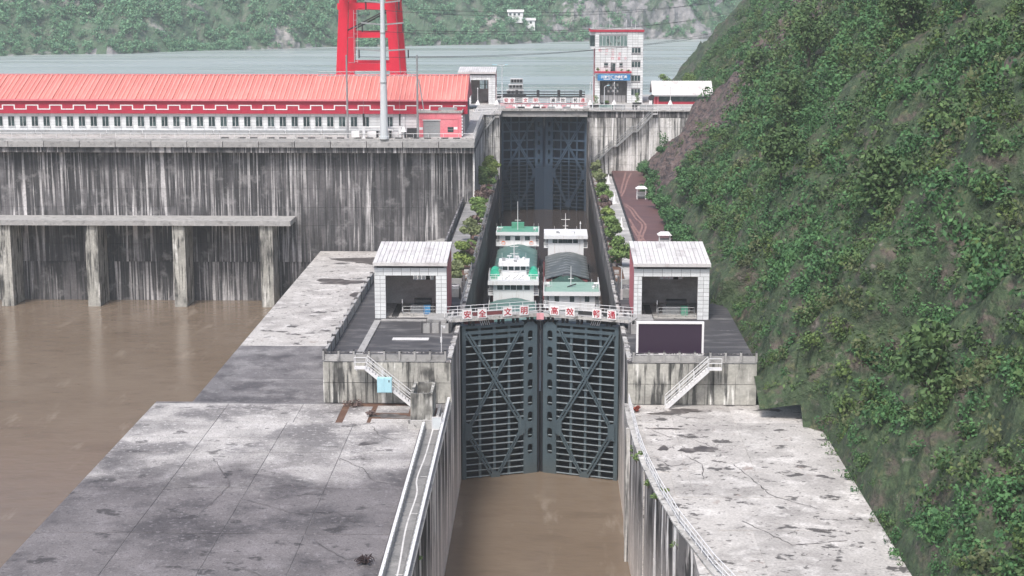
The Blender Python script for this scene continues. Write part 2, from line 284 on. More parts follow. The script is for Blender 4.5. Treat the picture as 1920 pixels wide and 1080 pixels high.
def glyphs(text, size, mat, bold=.018, spacing=1.0):
    c = bpy.data.curves.new('glyph', 'FONT'); c.body = text; c.size = size; c.align_x = 'CENTER'; c.align_y = 'CENTER'
    c.extrude = .01; c.offset = bold * size; c.resolution_u = 3; c.space_character = spacing
    o = bpy.data.objects.new('glyph', c); COL.objects.link(o)
    dg = bpy.context.evaluated_depsgraph_get(); dg.update()
    me = bpy.data.meshes.new_from_object(o.evaluated_get(dg)); bpy.data.objects.remove(o)
    co = np.empty(len(me.vertices) * 3); me.vertices.foreach_get('co', co); co = co.reshape(-1, 3)
    if len(co):
        mid = (co.max(0) + co.min(0)) / 2; co[:, :2] -= mid[:2]
    me.vertices.foreach_set('co', np.stack([co[:, 0], -co[:, 2], co[:, 1]], 1).ravel().copy())
    me.materials.clear(); me.materials.append(mat); me.update(); return me

def panels(parent, mat, axis, c, thick, a0, a1, z0, z1, na, nz, gap=.05, name='panel', skip=None):
    """pieces of a wall face standing from c to c+thick along the axis, with recessed joints"""
    da, dz = (a1 - a0) / na, (z1 - z0) / nz
    for i in range(na):
        for k in range(nz):
            A0, A1, B0, B1 = a0 + i*da + gap/2, a0 + (i+1)*da - gap/2, z0 + k*dz + gap/2, z0 + (k+1)*dz - gap/2
            if skip and skip((A0 + A1)/2, (B0 + B1)/2): continue
            if axis == 'y': bpiece(name, parent, mat, A0, A1, c, c + thick, B0, B1)
            elif axis == 'x': bpiece(name, parent, mat, c, c + thick, A0, A1, B0, B1)
def railing(name, label, pts, h=1.1, step=2.0, rails=(1.0, .55), mat=None, r=.035, pr=.04, cat='railing', group=None):
    mat = mat or K['white_steel']
    t = thing(name, label, cat, pts[0], group)
    pm = MB().cyl((0, 0, 0), (0, 0, h), pr, pr, 6).mesh('post', mat)
    for a, b in zip(pts[:-1], pts[1:]):
        a, b = Vector(a), Vector(b); n = max(1, round((b - a).length / step))
        for i in range(n + 1): piece('post', pm, t, a + (b - a) * i / n)
    for q in rails:
        m = MB()
        for a, b in zip(pts[:-1], pts[1:]): m.cyl((a[0], a[1], a[2] + h*q), (b[0], b[1], b[2] + h*q), r, r, 6)
        m.build('rail', mat, t)
    return t
def flight(t, x0, z0, x1, z1, y0, y1, mat, n, rail_h=1.0, front_only=False):
    """stair flight running along x between two heights, treads spanning y0..y1"""
    for y in (y0, y1): MB().bar((x0, y, z0 - .12), (x1, y, z1 - .12), .07, .26).build('stringer', mat, t)
    sx = abs(x1 - x0) / n; tm = boxmesh(sx * .9, abs(y1 - y0) - .1, .05, mat, 'tread')
    for i in range(n):
        f = (i + .5) / n; piece('tread', tm, t, (x0 + (x1 - x0)*f, (y0 + y1)/2, z0 + (z1 - z0)*f))
    for y in (y0, y1):
        for q in (1.0, .55): MB().cyl((x0, y, z0 + rail_h*q), (x1, y, z1 + rail_h*q), .035, n=6).build('handrail', mat, t)
        k = max(2, int(abs(x1 - x0) / 1.2))
        for i in range(k + 1):
            f = i / k; piece('post', MESH_POST(mat, rail_h), t, (x0 + (x1-x0)*f, y, z0 + (z1-z0)*f - .05))
_PM = {}
def MESH_POST(mat, h):
    k = (mat.name, h)
    if k not in _PM: _PM[k] = MB().cyl((0, 0, 0), (0, 0, h), .03, .03, 6).mesh('post', mat)
    return _PM[k]
def landing(t, x0, x1, y0, y1, z, mat, h=1.0, sides='f'):
    MB().box(x0, x1, y0, y1, z - .12, z).build('landing', mat, t)
    y = min(y0, y1) + .03
    for q in (h, h*.55): MB().cyl((x0, y, z + q), (x1, y, z + q), .035, n=6).build('handrail', mat, t)
    for x in (x0, x1): piece('post', MESH_POST(mat, h), t, (x, y, z))

def leaf_cloud(rng, centers, n, size, flat=.75):
    """n leaf quads round clump centres [(x,y,z,r)]; returns verts (4n,3)"""
    c = np.array(centers); w_ = c[:, 3] ** 2; idx = rng.choice(len(c), n, p=w_ / w_.sum())
    d = rng.normal(size=(n, 3)); d /= np.linalg.norm(d, axis=1)[:, None]
    rad = c[idx, 3] * rng.uniform(.55, 1.08, n)
    pos = c[idx, :3] + d * rad[:, None] * np.array([1, 1, flat])
    nm = d + rng.normal(size=(n, 3)) * .6 + np.array([0, 0, .35]); nm /= np.linalg.norm(nm, axis=1)[:, None]
    a = np.cross(nm, rng.normal(size=(n, 3))); a /= np.linalg.norm(a, axis=1)[:, None]; b = np.cross(nm, a)
    s = size * rng.uniform(.6, 1.3, n)[:, None]
    return np.stack([pos - a*s, pos - b*s*.6, pos + a*s, pos + b*s*.6], 1).reshape(-1, 3)
def quadmesh(name, v, mat):
    n = len(v) // 4; m = bpy.data.meshes.new(name)
    m.vertices.add(len(v)); m.vertices.foreach_set('co', np.ascontiguousarray(v, dtype=np.float32).ravel())
    m.loops.add(4*n); m.loops.foreach_set('vertex_index', np.arange(4*n, dtype=np.int32))
    m.polygons.add(n); m.polygons.foreach_set('loop_start', np.arange(0, 4*n, 4, dtype=np.int32))
    m.update(calc_edges=True); m.validate(); m.materials.append(mat); return m
def tree(name, label, base, h, cr, mat, seed, n=900, leaf=.16, group=None, trunk=.35, cat='tree', lean=0):
    rng = np.random.default_rng(seed); t = thing(name, label, cat, base, group)
    tb = MB(); bx, by, bz = base; th = h * trunk; tip = Vector((bx + lean, by, bz + th + h*.25))
    tb.cyl(base, (bx + lean*.5, by, bz + th), .05*h**.6, .032*h**.6, 7); tb.cyl((bx + lean*.5, by, bz + th), tip, .032*h**.6, .012, 6)
    cl = []
    for i in range(int(9 + 1.5*h)):
        a = rng.uniform(0, 6.28); rr = cr * rng.uniform(.15, .85); z = th + (h - th) * rng.uniform(.1, .86)
        sh = 1 - .55 * max(0, (z - th) / (h - th) - .35) / .65
        p = (lean + math.cos(a)*rr*sh, math.sin(a)*rr*sh, z); cl.append((*p, cr * rng.uniform(.3, .52)))
        tb.cyl((bx + lean*.5, by, bz + th * rng.uniform(.7, 1)), (bx + p[0], by + p[1], bz + p[2]), .018*h**.5, .006, 5)
    tb.build('trunk', K['bark'], t)
    o = bpy.data.objects.new('crown', quadmesh('crown', leaf_cloud(rng, cl, n, leaf), mat)); COL.objects.link(o); o.parent = t
    return t
def bush(name, label, base, r, hgt, mat, seed, n=500, leaf=.14, group=None):
    rng = np.random.default_rng(seed); t = thing(name, label, 'bush', base, group)
    cl = [(rng.normal()*r*.45, rng.normal()*r*.45, hgt*rng.uniform(.25, .75), r*rng.uniform(.3, .55)) for _ in range(8)]
    s = MB()
    for c in cl[:6]: s.cyl(base, (base[0]+c[0], base[1]+c[1], base[2]+c[2]), .03, .01, 5)
    s.build('stem', K['bark'], t)
    v = leaf_cloud(rng, cl, n, leaf); v[:, 2] = np.maximum(v[:, 2], .03)
    o = bpy.data.objects.new('foliage', quadmesh('foliage', v, mat)); COL.objects.link(o); o.parent = t
    return t

# ================================================================== SETTING
ZU = 11.2            # upper deck level; lower deck is 0, apron -4
def struct(name, mb, mat, label=None): return tag(mb.build(name, mat), label, None, None, 'structure')
def sheet(x0, x1, y0, y1, z): return MB().add([(x0,y0,z),(x1,y0,z),(x1,y1,z),(x0,y1,z)], [(0,1,2,3)])
struct('river_water', sheet(-420, 420, 304.7, 1080, 7.5), K['water_river'], 'grey green river above the lock')
struct('lower_water', sheet(-150, 60, 55, 256, -16.4), K['water_brown'], 'muddy brown water below the lock gate')
struct('chamber_water', MB().add([(-8.3, 161.5, -7.8), (0, 164.45, -7.8), (8.3, 161.5, -7.8), (8.3, 301.6, -7.8), (0, 304.5, -7.8), (-8.3, 301.6, -7.8)], [(0, 1, 2, 3, 4, 5)]), K['water_chamber'], 'dark water inside the lock chamber')
# far bank
def shore(x): return 752 + .68*x + 7*math.sin(x*.045) + 4*math.sin(x*.13 + 1)
def farz(x, y):
    d = y - shore(x); s = max(0, min(1, (x + 10) / 60)) * max(0, min(1, (150 - x) / 60))
    steep = .5 + .55 * s
    z = 6.8 + max(0, d) * steep + (3.5*math.sin(x*.06 + y*.03) + 2.2*math.sin(x*.17 - y*.08) + 1.2*math.sin(x*.4 + y*.3)) * min(1, max(0, d) / 12)
    return z if d > 0 else 6.8 + d * .3
from mathutils import noise as mn
def cliffiness(x): return max(0, min(1, (x + 6) / 22)) * max(0, min(1, (96 - x) / 30))
m = MB(); NX, NY = 330, 64; vs_ = []
for j in range(NY):
    for i in range(NX):
        x = -330 + 660*i/(NX-1); d = -6 + 124*(j/(NY-1))**1.5; y = shore(x) + d; z = min(farz(x, y), 72 + 3*math.sin(x*.05))
        if d > 0:
            k_ = cliffiness(x); f = mn.fractal(Vector((x*.11, y*.06, z*.05)), .9, 2.1, 5); r_ = 1 - abs(mn.noise(Vector((x*.16, 3.1, z*.06))))*2
            y -= (k_*3.2*r_ + 1.2*f) * min(1, d/3); z += (1.6*f + k_*2.0*mn.noise(Vector((x*.3, y*.2, 7)))) * min(1, d/4)
        vs_.append((x, y, z))
m.add(vs_, [(j*NX+i, j*NX+i+1, (j+1)*NX+i+1, (j+1)*NX+i) for j in range(NY-1) for i in range(NX-1)])
hill = struct('far_hill', m, K['hill_ground'], 'wooded hillside across the river')
hill.data.materials.append(K['cliff'])
mi = []
for p in hill.data.polygons:
    c = p.center; d = c.y - shore(c.x)
    q = mn.fractal(Vector((c.x*.06, c.z*.09, 2.5)), .9, 2, 4)
    mi.append(1 if (cliffiness(c.x) * (1.15 - .022*max(0, d)) + .75*q > .55 or (d < 3.2 and mn.noise(Vector((c.x*.25, 0, 5))) > -.05)) else 0)
hill.data.polygons.foreach_set('material_index', mi)
def is_rock(x, d, z): return cliffiness(x) * (1.15 - .022*max(0, d)) + .75*mn.fractal(Vector((x*.06, z*.09, 2.5)), .9, 2, 4) > .55
rng = np.random.default_rng(3)
# forest of the far bank
protos = []
for k in range(7):
    r_ = np.random.default_rng(50 + k); cl = []
    for i in range(8):
        a = r_.uniform(0, 6.28); q = r_.uniform(.1, .62); cl.append((math.cos(a)*q, math.sin(a)*q, r_.uniform(.35, 1.25), r_.uniform(.3, .5)))
    protos.append(leaf_cloud(r_, cl, 190, .14, .85))
chunks = []; cnt = 0
for tries in range(6500):
    x = rng.uniform(-262, 275); d = 1.2 + 62 * rng.random()**1.4; y = shore(x) + d; z = farz(x, y)
    if is_rock(x, d, z) and rng.random() < .55: continue
    if abs(x + 62 + d*.15 + 2*math.sin(d*.3)) < 2.6 and d > 22: continue       # bare landslip
    s = rng.uniform(1.5, 3.6) * (1.2 if d > 20 else 1)
    if z > 76: continue
    v = protos[int(rng.integers(7))][:4*160] * np.array([s, s, s * rng.uniform(.8, 1.25)]); a = rng.uniform(0, 6.28)
    v = np.stack([v[:, 0]*math.cos(a) - v[:, 1]*math.sin(a), v[:, 0]*math.sin(a) + v[:, 1]*math.cos(a), v[:, 2]], 1) + np.array([x, y, z - .2*s])
    chunks.append(v.astype(np.float32)); cnt += 1
    if cnt >= 2300: break
fo = bpy.data.objects.new('hillside_forest', quadmesh('hillside_forest', np.concatenate(chunks), K['leaf_hill'])); COL.objects.link(fo)
tag(fo, 'dense green forest covering the far river bank', None, None, 'stuff')
# small white house on the far bank
def far_house(x, y, z, wd, label):
    t = thing('hill_house', label, 'house', (x, y, z))
    MB().box(x, x + wd, y, y + 5, z - 3, z + 1.9).build('wall', K['sign_white'], t)
    MB().prism([(x - .4, y - .5, z + 1.9), (x - .4, y + 5.5, z + 1.9), (x - .4, y + 2.5, z + 3)], (wd + .8, 0, 0)).build('roof', K['roof_white'], t)
    for i in range(int(wd // 2)): bpiece('window', t, K['glass'], x + .6 + 2*i, x + 1.6 + 2*i, y - .04, y, z + .4, z + 1.4)
hy = shore(-14) + 17; far_house(-18, hy, farz(-14, hy) + 2.6, 7, 'long white house on the wooded far bank')
hy2 = shore(-8) + 12; far_house(-10.5, hy2, farz(-8, hy2) + 2.2, 5, 'short white house lower on the wooded far bank')

# right hillside beside the lock
def toe(y):
    if y < 140: return 24, -4
    if y < 172: return 20.5, 0
    if y < 298: return 17.4, 0
    return 33, ZU
def rightz(x, y):
    def one(yy):
        tx, tz = toe(yy); d = x - tx
        return tz - 1.2 + 1.1*d if d > 0 else tz - 1.2
    z = one(y)
    for e, wd in ((140, 4), (172, 6)):
        if abs(y - e) < wd: f = (y - e + wd) / (2*wd); z = one(e - wd - .1)*(1-f) + one(e + wd + .1)*f
    n_ = 2.4*mn.fractal(Vector((x*.16, y*.16, 1.7)), .8, 2.1, 5) + 1.1*(1 - 2*abs(mn.noise(Vector((x*.3, y*.12, 4)))))
    return min(z, 46) + (n_ if z > toe(y)[1] + .2 else 0) * min(1, max(0, x - toe(y)[0]) / 2)
def hillmesh(y0, y1, ny, name, label, mat=None):
    m = MB(); nx = 90; V = []
    for j in range(ny):
        y = y0 + (y1 - y0)*j/(ny-1)
        for i in range(nx):
            x = toe(y)[0] - .6 + 92*(i/(nx-1))**1.6; V.append((x, y, rightz(x, y)))
    m.add(V, [(j*nx+i, j*nx+i+1, (j+1)*nx+i+1, (j+1)*nx+i) for j in range(ny-1) for i in range(nx-1)])
    return struct(name, m, mat or K['rock_slope'], label)
hillmesh(50, 257, 210, 'right_hillside', 'overgrown hillside rising beside the lock', K['slope_green'])
hillmesh(257, 297.9, 60, 'rock_slope', 'bare brown rock slope beside the upper wall')
hillmesh(298.2, 420, 60, 'upper_hillside', 'hillside behind the upper lock wall', K['slope_green'])
# low vegetation of that hillside
rng = np.random.default_rng(11); veg = {'leaf_bush': [], 'leaf_thicket': [], 'leaf_fern': [], 'leaf_dry': []}
protos2 = []
for k in range(7):
    r_ = np.random.default_rng(80 + k); cl = []
    for i in range(7):
        a = r_.uniform(0, 6.28); q = r_.uniform(.1, .7); cl.append((math.cos(a)*q, math.sin(a)*q, r_.uniform(.2, 1.0), r_.uniform(.28, .5)))
    protos2.append(leaf_cloud(r_, cl, 96, .115, .85))
for i in range(13500):
    y = rng.uniform(60, 385); tx, tz = toe(y); x = tx + .6 + 62*rng.random()**1.25
    if 258 < y < 300 and x > 20.5 and rng.random() < (.96 if x < 33 else .3): continue
    if mn.noise(Vector((x*.09, y*.09, 8))) > .36 and rng.random() < .8: continue         # bare rock patches
    if x < tx + 4 and 175 < y < 300: continue
    if x > tx + .6 + (y*.42 + 8): continue
    s = rng.uniform(.5, 1.9) * (1 + .3 * (x > tx + 12)) * (.6 if x < tx + 2.5 else 1); z = rightz(x, y)
    v = protos2[int(rng.integers(7))] * s; a = rng.uniform(0, 6.28)
    v = np.stack([v[:, 0]*math.cos(a) - v[:, 1]*math.sin(a), v[:, 0]*math.sin(a) + v[:, 1]*math.cos(a), v[:, 2]*rng.uniform(.7, 1.3)], 1) + np.array([x, y, z - .3*s])
    q = mn.noise(Vector((x*.13, y*.13, 3))) + rng.normal()*.22
    veg['leaf_bush' if q < .02 else 'leaf_thicket' if q < .36 else 'leaf_fern' if q < .52 else 'leaf_dry'].append(v.astype(np.float32))
for (key, nm, lab) in (('leaf_bush', 'hillside_scrub', 'dark green scrub covering the hillside right of the lock'), ('leaf_thicket', 'hillside_thicket', 'mid green thicket on the hillside right of the lock'), ('leaf_fern', 'hillside_fern', 'yellow green growth on the hillside right of the lock'), ('leaf_dry', 'hillside_grass', 'dry pale grass on the hillside right of the lock')):
    so = bpy.data.objects.new(nm, quadmesh(nm, np.concatenate(veg[key]), K[key])); COL.objects.link(so); tag(so, lab, None, None, 'stuff')
# ------------------------------------------------------------------ lock masonry
def wall_thing(name, label, loc): return thing(name, label, 'wall', loc)
# lower heads
for s, side in ((-1, 'left'), (1, 'right')):
    t = wall_thing('lock_head', f'{side} concrete lock head in front of the tiled gatehouse', (s*14, 165, -22))
    MB().box(s*8.5, s*20.2, 145.1, 186, -22, -.06).build('core', K['wall_head'], t)
    panels(t, K['wall_head'], 'y', 144.8, .32, min(s*8.22, s*20.2), max(s*8.22, s*20.2), -4.0, -.06, 3, 2)
    panels(t, K['wall_lower'], 'x', s*8.2, s*.32, 144.8, 166, -20.2, -.06, 5, 5)
    panels(t, K['wall_wet_top'], 'x', s*8.2, s*.32, 166, 186, -2.46, -.06, 3, 1)
    panels(t, K['wall_wet'], 'x', s*8.2, s*.32, 166, 186, -20.2, -2.46, 3, 5)
    for i in range(38):
        y = 144.75 + 1.08*i; bpiece('edge_kerb', t, K['conc_pale'] if (i*7) % 5 else K['wall_grey'], s*8.2, s*(8.6 + .05*((i*3) % 3)), y, y + .98, -.05, .14 + .05*((i*5) % 3))
    MB().box(s*8.24, s*8.75, 144.76, 185.9, -.05, .05).build('edge_bed', K['wall_grey'], t)
    # deck sheets
    MB().box(s*8.76, s*20.2, 145.6, 186, -.05, 0).build('deck', K['deck_dark'], t)
    # front parapet
    MB().box(s*8.6, s*20.1, 144.78, 145.02, 0, .12).build('parapet_base', K['conc_kerb'], t)
    xs = [8.75 + 1.42*i for i in range(9)]
    for a, b in zip(xs[:-1], xs[1:]): bpiece('parapet_panel', t, K['conc_kerb'], s*(a + .1), s*(b - .1), 144.9, 145.0, .13, .66)
    for a in xs:
        bpiece('parapet_post', t, K['conc_kerb'], s*(a - .09), s*(a + .09), 144.74, 145.06, .121, 1.0)
        bpiece('post_cap', t, K['dark_steel'], s*(a - .08), s*(a + .08), 144.78, 145.0, 1.0, 1.12)
    MB().box(s*8.7, s*20.1, 144.85, 144.99, .8, .9).build('parapet_rail', K['wall_grey'], t)
# chamber walls
for s, side in ((-1, 'left'), (1, 'right')):
    t = wall_thing('chamber_wall', f'{side} side wall of the lock chamber with dark wet face', (s*10.5, 238, -22))
    MB().box(s*8.5, s*12.7, 186.05, 291, -22, -.08).build('core', K['wall_wet'], t)
    panels(t, K['wall_wet'], 'x', s*8.2, s*.31, 186.05, 291, -20.2, -2.46, 14, 5)
    panels(t, K['wall_wet_top'], 'x', s*8.2, s*.31, 186.05, 291, -2.46, -.08, 14, 1)
    MB().box(s*8.2, s*8.7, 186.05, 291, -.08, .18).build('edge_kerb', K['wall_wet_top'], t)
    y = 186.3; sm = K['slab_grey'] if s < 0 else K['slab_pale']; k = 0
    while y < 290.5:
        d = 1.6 + .4*math.sin(k*2.3); k += 1
        bpiece('paving_slab', t, sm, s*9.95, s*12.35, y, min(y + d - .09, 290.9), -.08, .015*((k*7) % 3)); y += d
    MB().box(s*8.71, s*9.9, 186.3, 290.9, -.08, .02).build('planting_bed', K['soil'], t)
    k = 0; y = 188
    while y < 288:                                  # kerb stones between bed and edge
        bpiece('kerb_stone', t, K['conc_kerb'], s*8.85, s*(9.1 + .15*((k*5) % 3)), y, y + 1.2 + .4*((k*3) % 3), -.04, .22 + .1*((k*7) % 3)); y += 2.9 + .8*((k*11) % 4); k += 1
    if s < 0: MB().box(-12.95, -12.7, 186.05, 254.6, -9, 1.0).build('outer_parapet', K['wall_grey'], t)
railing('chamber_railing', 'dark railing along the left edge of the chamber', [(-8.5, 167, .16), (-8.5, 290.5, .18)], 1.0, 3.1, (1.0, .55), K['grey_steel'], .03)
railing('chamber_railing', 'dark railing along the right edge of the chamber', [(8.5, 167, .16), (8.5, 290.5, .18)], 1.0, 3.1, (1.0, .55), K['dark_steel'], .03)
# upper head blocks and right wall
t = wall_thing('upper_wall', 'pale streaked upper wall carrying the zigzag stair', (20, 300, -10))
MB().box(8.0, 62, 300.3, 345, -10, ZU - .05).build('core', K['wall_pale'], t)
panels(t, K['wall_pale'], 'y', 300.0, .32, 8.0, 44, -.6, 9.9, 9, 6, .035)
panels(t, K['wall_grey'], 'y', 299.96, .36, 8.0, 44, 9.94, ZU - .05, 9, 1, .035)
MB().box(7.9, 60, 299.6, 300.6, ZU - .049, ZU + .16).build('coping', K['conc_pale'], t)
MB().box(8, 62, 300.61, 345, ZU - .05, ZU).build('deck', K['conc_pale'], t)
panels(t, K['wall_wet_top'], 'x', 8.0, .3, 291, 299.9, -20, 9.9, 1, 6)
MB().box(8.31, 9.4, 291, 299.95, -20, -.04).build('pier', K['wall_pale'], t)
t = wall_thing('upper_head', 'left upper lock head block beside the dark blue gate', (-10, 296, -20))
MB().box(-13.0, -8.3, 291.3, 345, -20, ZU - .05).build('core', K['wall_pale'], t)
panels(t, K['wall_pale'], 'y', 291.0, .32, -13.0, -8.0, -.6, ZU - .05, 1, 6, .035)
panels(t, K['wall_wet_top'], 'x', -8.0, -.31, 291.32, 303, -20, ZU - .05, 2, 7)
MB().box(-12.9, -7.9, 290.7, 345, ZU - .05, ZU).build('deck', K['conc_pale'], t)
MB().box(-9.0, -7.85, 290.6, 299, ZU, ZU + .16).build('coping', K['conc_pale'], t)
# powerhouse platform
t = wall_thing('powerhouse_wall', 'tall dark grey concrete wall with white streaks under the red building', (-50, 255, -20))
MB().box(-150, -11.3, 256.2, 345, -22, 7.99).build('core', K['wall_grey'], t)
panels(t, K['wall_grey'], 'y', 255.9, .32, -149, -11.2, -10, 8.0, 23, 6, .03)
MB().box(-150, -11.0, 254.3, 345, 8.0, 8.9).build('cornice', K['wall_grey'], t)
for i in range(24): bpiece('cornice_block', t, K['conc_kerb'], -148.9 + 5.75*i + .06, -148.9 + 5.75*(i+1) - .06, 253.9, 254.8, 8.901, 9.8)
MB().box(-150, -10.9, 254.801, 345, 8.901, 10.15).build('platform_core', K['conc_kerb'], t)
MB().box(-149.9, -10.95, 254.9, 345, 10.15, 10.2).build('platform', K['conc_pale'], t)
panels(t, K['wall_pale'], 'x', -11.3, .3, 255.4, 290.9, -.06, 9.9, 5, 4, .035)
MB().prism([(-12.98, 257, 10.21), (-12.98, 290.5, 10.21), (-12.98, 290.5, ZU)], (1.95, 0, 0)).build('ramp', K['conc_pale'], t)
for i in range(26):                                 # dark grilles and pale plates on the edge of the platform
    x = -11.9 - 1.55*i - (i % 3)*.35
    bpiece('edge_grille' if i % 3 else 'edge_plate', t, K['dark_steel'] if i % 3 else K['conc_pale'], x - .62, x + .5, 255.25, 255.75, 10.2, 10.36)
for i, x in enumerate((-44, -58, -72, -86, -100, -114)):
    bpiece('tailrace_pier', t, K['wall_head'], x - 1, x + 1, 250.5, 255.88, -22, -3.2)
bpiece('tailrace_deck', t, K['conc_kerb'], -118, -40, 250, 255.87, -3.19, -2.4)
# lower ground on the left
struct('left_ground', MB().box(-36, -12.96, 186.1, 254.9, -22, -8), K['apron_pale'], 'pale concrete ground below the powerhouse wall')
struct('left_yard', MB().box(-36, -20.45, 145.2, 186.05, -22, -8), K['apron_dark'], 'low yard left of the lock head')
m = MB()                                            # curved earth mound at the foot of the wall
V = []; nx, ny = 22, 12
for j in range(ny):
    for i in range(nx):
        x = -22 + 9*i/(nx-1); y = 240 + 14.9*j/(ny-1)
        r_ = math.hypot((x + 13.5)/8.5, (y - 254.9)/14); V.append((x, y, -8.05 + 2.3*max(0, 1 - r_**2)**.6 + .08*math.sin(x*3 + y*2)))
m.add(V, [(j*nx+i, j*nx+i+1, (j+1)*nx+i+1, (j+1)*nx+i) for j in range(ny-1) for i in range(nx-1)])
struct('mound', m, K['conc_kerb'], 'low mound at the foot of the powerhouse wall')
def blob(cx, cy, rx, ry, z, seed, n=64):
    r_ = random.Random(seed); ph = [r_.uniform(0, 6.28) for _ in range(4)]
    pts = []
    for i in range(n):
        a = 2*math.pi*i/n; q = 1 + .22*math.sin(2*a + ph[0]) + .16*math.sin(3*a + ph[1]) + .12*math.sin(5*a + ph[2]) + .09*math.sin(9*a + ph[3]) + r_.uniform(-.06, .06)
        pts.append((cx + math.cos(a)*rx*q, cy + math.sin(a)*ry*q, z))
    return MB().add(pts, [tuple(range(n))])
for i, (cx, cy, rx, ry) in enumerate([(-27, 246, 4.5, 3.2), (-29.5, 228, 3, 2.5), (-24.5, 216, 2, 4)]):
    struct('puddle', blob(cx, cy, rx, ry, -7.99, 40 + i), K['stain'])
# aprons
ap = struct('left_apron', MB().box(-36, -8.5, 60, 145.08, -22, -4.04), K['apron_dark'], 'weathered concrete apron left of the lower approach')
ym = 0
def slab(parent, mat, x0, x1, y0, y1, z=-4.04, th=.04): return bpiece('concrete_slab', parent, mat, x0 + .03, x1 - .03, y0 + .04, y1 - .04, z, z + th)
for i, (x0, x1) in enumerate([(-36, -29), (-29, -22.5), (-22.5, -16.5), (-16.5, -10.45)]):
    for j, (y0, y1) in enumerate([(60, 84), (84, 97.5), (97.5, 108.5), (108.5, 119), (119, 128.6), (128.6, 133), (133, 138)]):
        slab(ap, K['apron_left'], x0, x1, y0, y1)
for (x0, x1, y0, y1) in [(-36, -29, 138, 144.4), (-29, -22, 138, 144.4), (-22, -18.2, 138, 144.4), (-17.6, -15.4, 138, 143.6), (-15, -11.9, 141.4, 143.9), (-15.1, -11.5, 138, 139.4)]:
    slab(ap, K['apron_left'], x0, x1, y0, y1)
struct('soil_bed', sheet(-18.4, -10.4, 138.1, 144.78, -4.033), K['soil'], 'brown soil showing between the apron slabs')
struct('puddle', blob(-13.3, 140.3, 1.9, .75, -4.02, 61), K['stain'])
struct('puddle', blob(-14.6, 131.4, .8, .5, -3.99, 62), K['stain'])
rap = struct('right_apron', MB().box(10.9, 25, 60, 145.08, -22, -4.04).box(8.52, 10.9, 124, 145.08, -22, -4.04), K['apron_pale'], 'pale concrete apron right of the lower approach')
for i, (x0, x1) in enumerate([(9.2, 12), (12, 17.5), (17.5, 23.9)]):
    for j, (y0, y1) in enumerate([(117.5, 124), (124, 131.5), (131.5, 138.6), (138.6, 144.6)]):
        slab(rap, K['apron_pale'], x0 if not (i == 0 and j == 0) else 10.6, x1, y0, y1)
for j, (y0, y1) in enumerate([(60, 88), (88, 101), (101, 110), (110, 117.5)]):
    slab(rap, K['apron_pale'], 13 if j == 3 else 15.5, 23.9, y0, y1)
for k, (x, y, rx, ry) in enumerate([(13.2, 142.6, 1.7, .8), (11.2, 141.6, 1.0, .5), (13.6, 130.2, 1.5, .9), (11.3, 136.6, 1.3, .3), (10.6, 130.5, .5, .6)]):
    struct('puddle', blob(x, y, rx, ry, -3.985, 70 + k), K['stain'])
struct('right_bank', MB().box(20.3, 32, 134, 160, -22, -4.06), K['slope_green'], 'green bank beside the right lock head')
# approach walls
t = wall_thing('approach_wall', 'streaked left guide wall of the lower approach with white rails above', (-8.8, 115, -22))
panels(t, K['wall_lower'], 'x', -8.2, -.32, 60, 144.78, -20.2, -4.0, 14, 3)
MB().box(-8.75, -8.15, 60, 144.7, -3.999, -3.86).build('edge_kerb', K['conc_kerb'], t)
y = 66.0
while y < 136: bpiece('walkway_slab', t, K['walk'], -10.0, -8.8, y, y + 3.05, -4.039, -3.95); y += 3.1
t = wall_thing('approach_wall', 'right guide wall flaring outwards towards the viewer', (9, 125, -22))
panels(t, K['wall_lower'], 'x', 8.0, .5, 137.2, 144.78, -20.2, -4.0, 1, 3)
prof = [(8.05, 137.15), (8.2, 131.5), (8.5, 125.5), (9.1, 118.5), (10.0, 111), (11.6, 102), (14, 92), (17, 82), (21, 72)]
for (xa, ya), (xb, yb) in zip(prof[:-1], prof[1:]):
    for k in range(3):
        z0, z1 = -20.2 + 5.4*k + .03, -20.2 + 5.4*(k+1) - .03
        MB().prism([(xa, ya - .03, z0), (xb, yb + .03, z0), (xb + .7, yb + .03, z0), (xa + .7, ya - .03, z0)], (0, 0, z1 - z0)).build('panel', K['wall_lower'], t)
    MB().prism([(xa - .06, ya, -4.0), (xb - .06, yb, -4.0), (xb + .75, yb, -4.0), (xa + .75, ya, -4.0)], (0, 0, .15)).build('edge_kerb', K['conc_pale'], t)
    MB().prism([(xa + .4, ya, -22), (xb + .4, yb, -22), (xb + 5.5, yb, -22), (xa + 5.5, ya, -22)], (0, 0, 17.93)).build('backfill', K['apron_pale'], t)
MB().box(7.9, 8.75, 137.2, 144.7, -3.999, -3.85).build('edge_kerb', K['conc_pale'], t)
MB().box(7.72, 8.1, 136.7, 137.4, -22, -4.02).build('corner_post', K['wall_pale'], t)

# cracks of the aprons
def crack(pts, wd, z, seed):
    r_ = random.Random(seed); out = [pts[0]]
    for a, b in zip(pts[:-1], pts[1:]):
        n = max(2, int(math.hypot(b[0]-a[0], b[1]-a[1]) / .5))
        for k in range(1, n + 1): out.append((a[0] + (b[0]-a[0])*k/n + r_.uniform(-.12, .12), a[1] + (b[1]-a[1])*k/n + r_.uniform(-.12, .12)))
    m = MB(); V = []
    for i, p in enumerate(out):
        a, b = out[max(0, i-1)], out[min(len(out)-1, i+1)]; d = math.hypot(b[0]-a[0], b[1]-a[1]) or 1; nx_, ny_ = -(b[1]-a[1])/d, (b[0]-a[0])/d; w_ = wd*r_.uniform(.3, 1)
        V += [(p[0] + nx_*w_/2, p[1] + ny_*w_/2, z), (p[0] - nx_*w_/2, p[1] - ny_*w_/2, z)]
    return m.add(V, [(2*i, 2*i+1, 2*i+3, 2*i+2) for i in range(len(out)-1)])
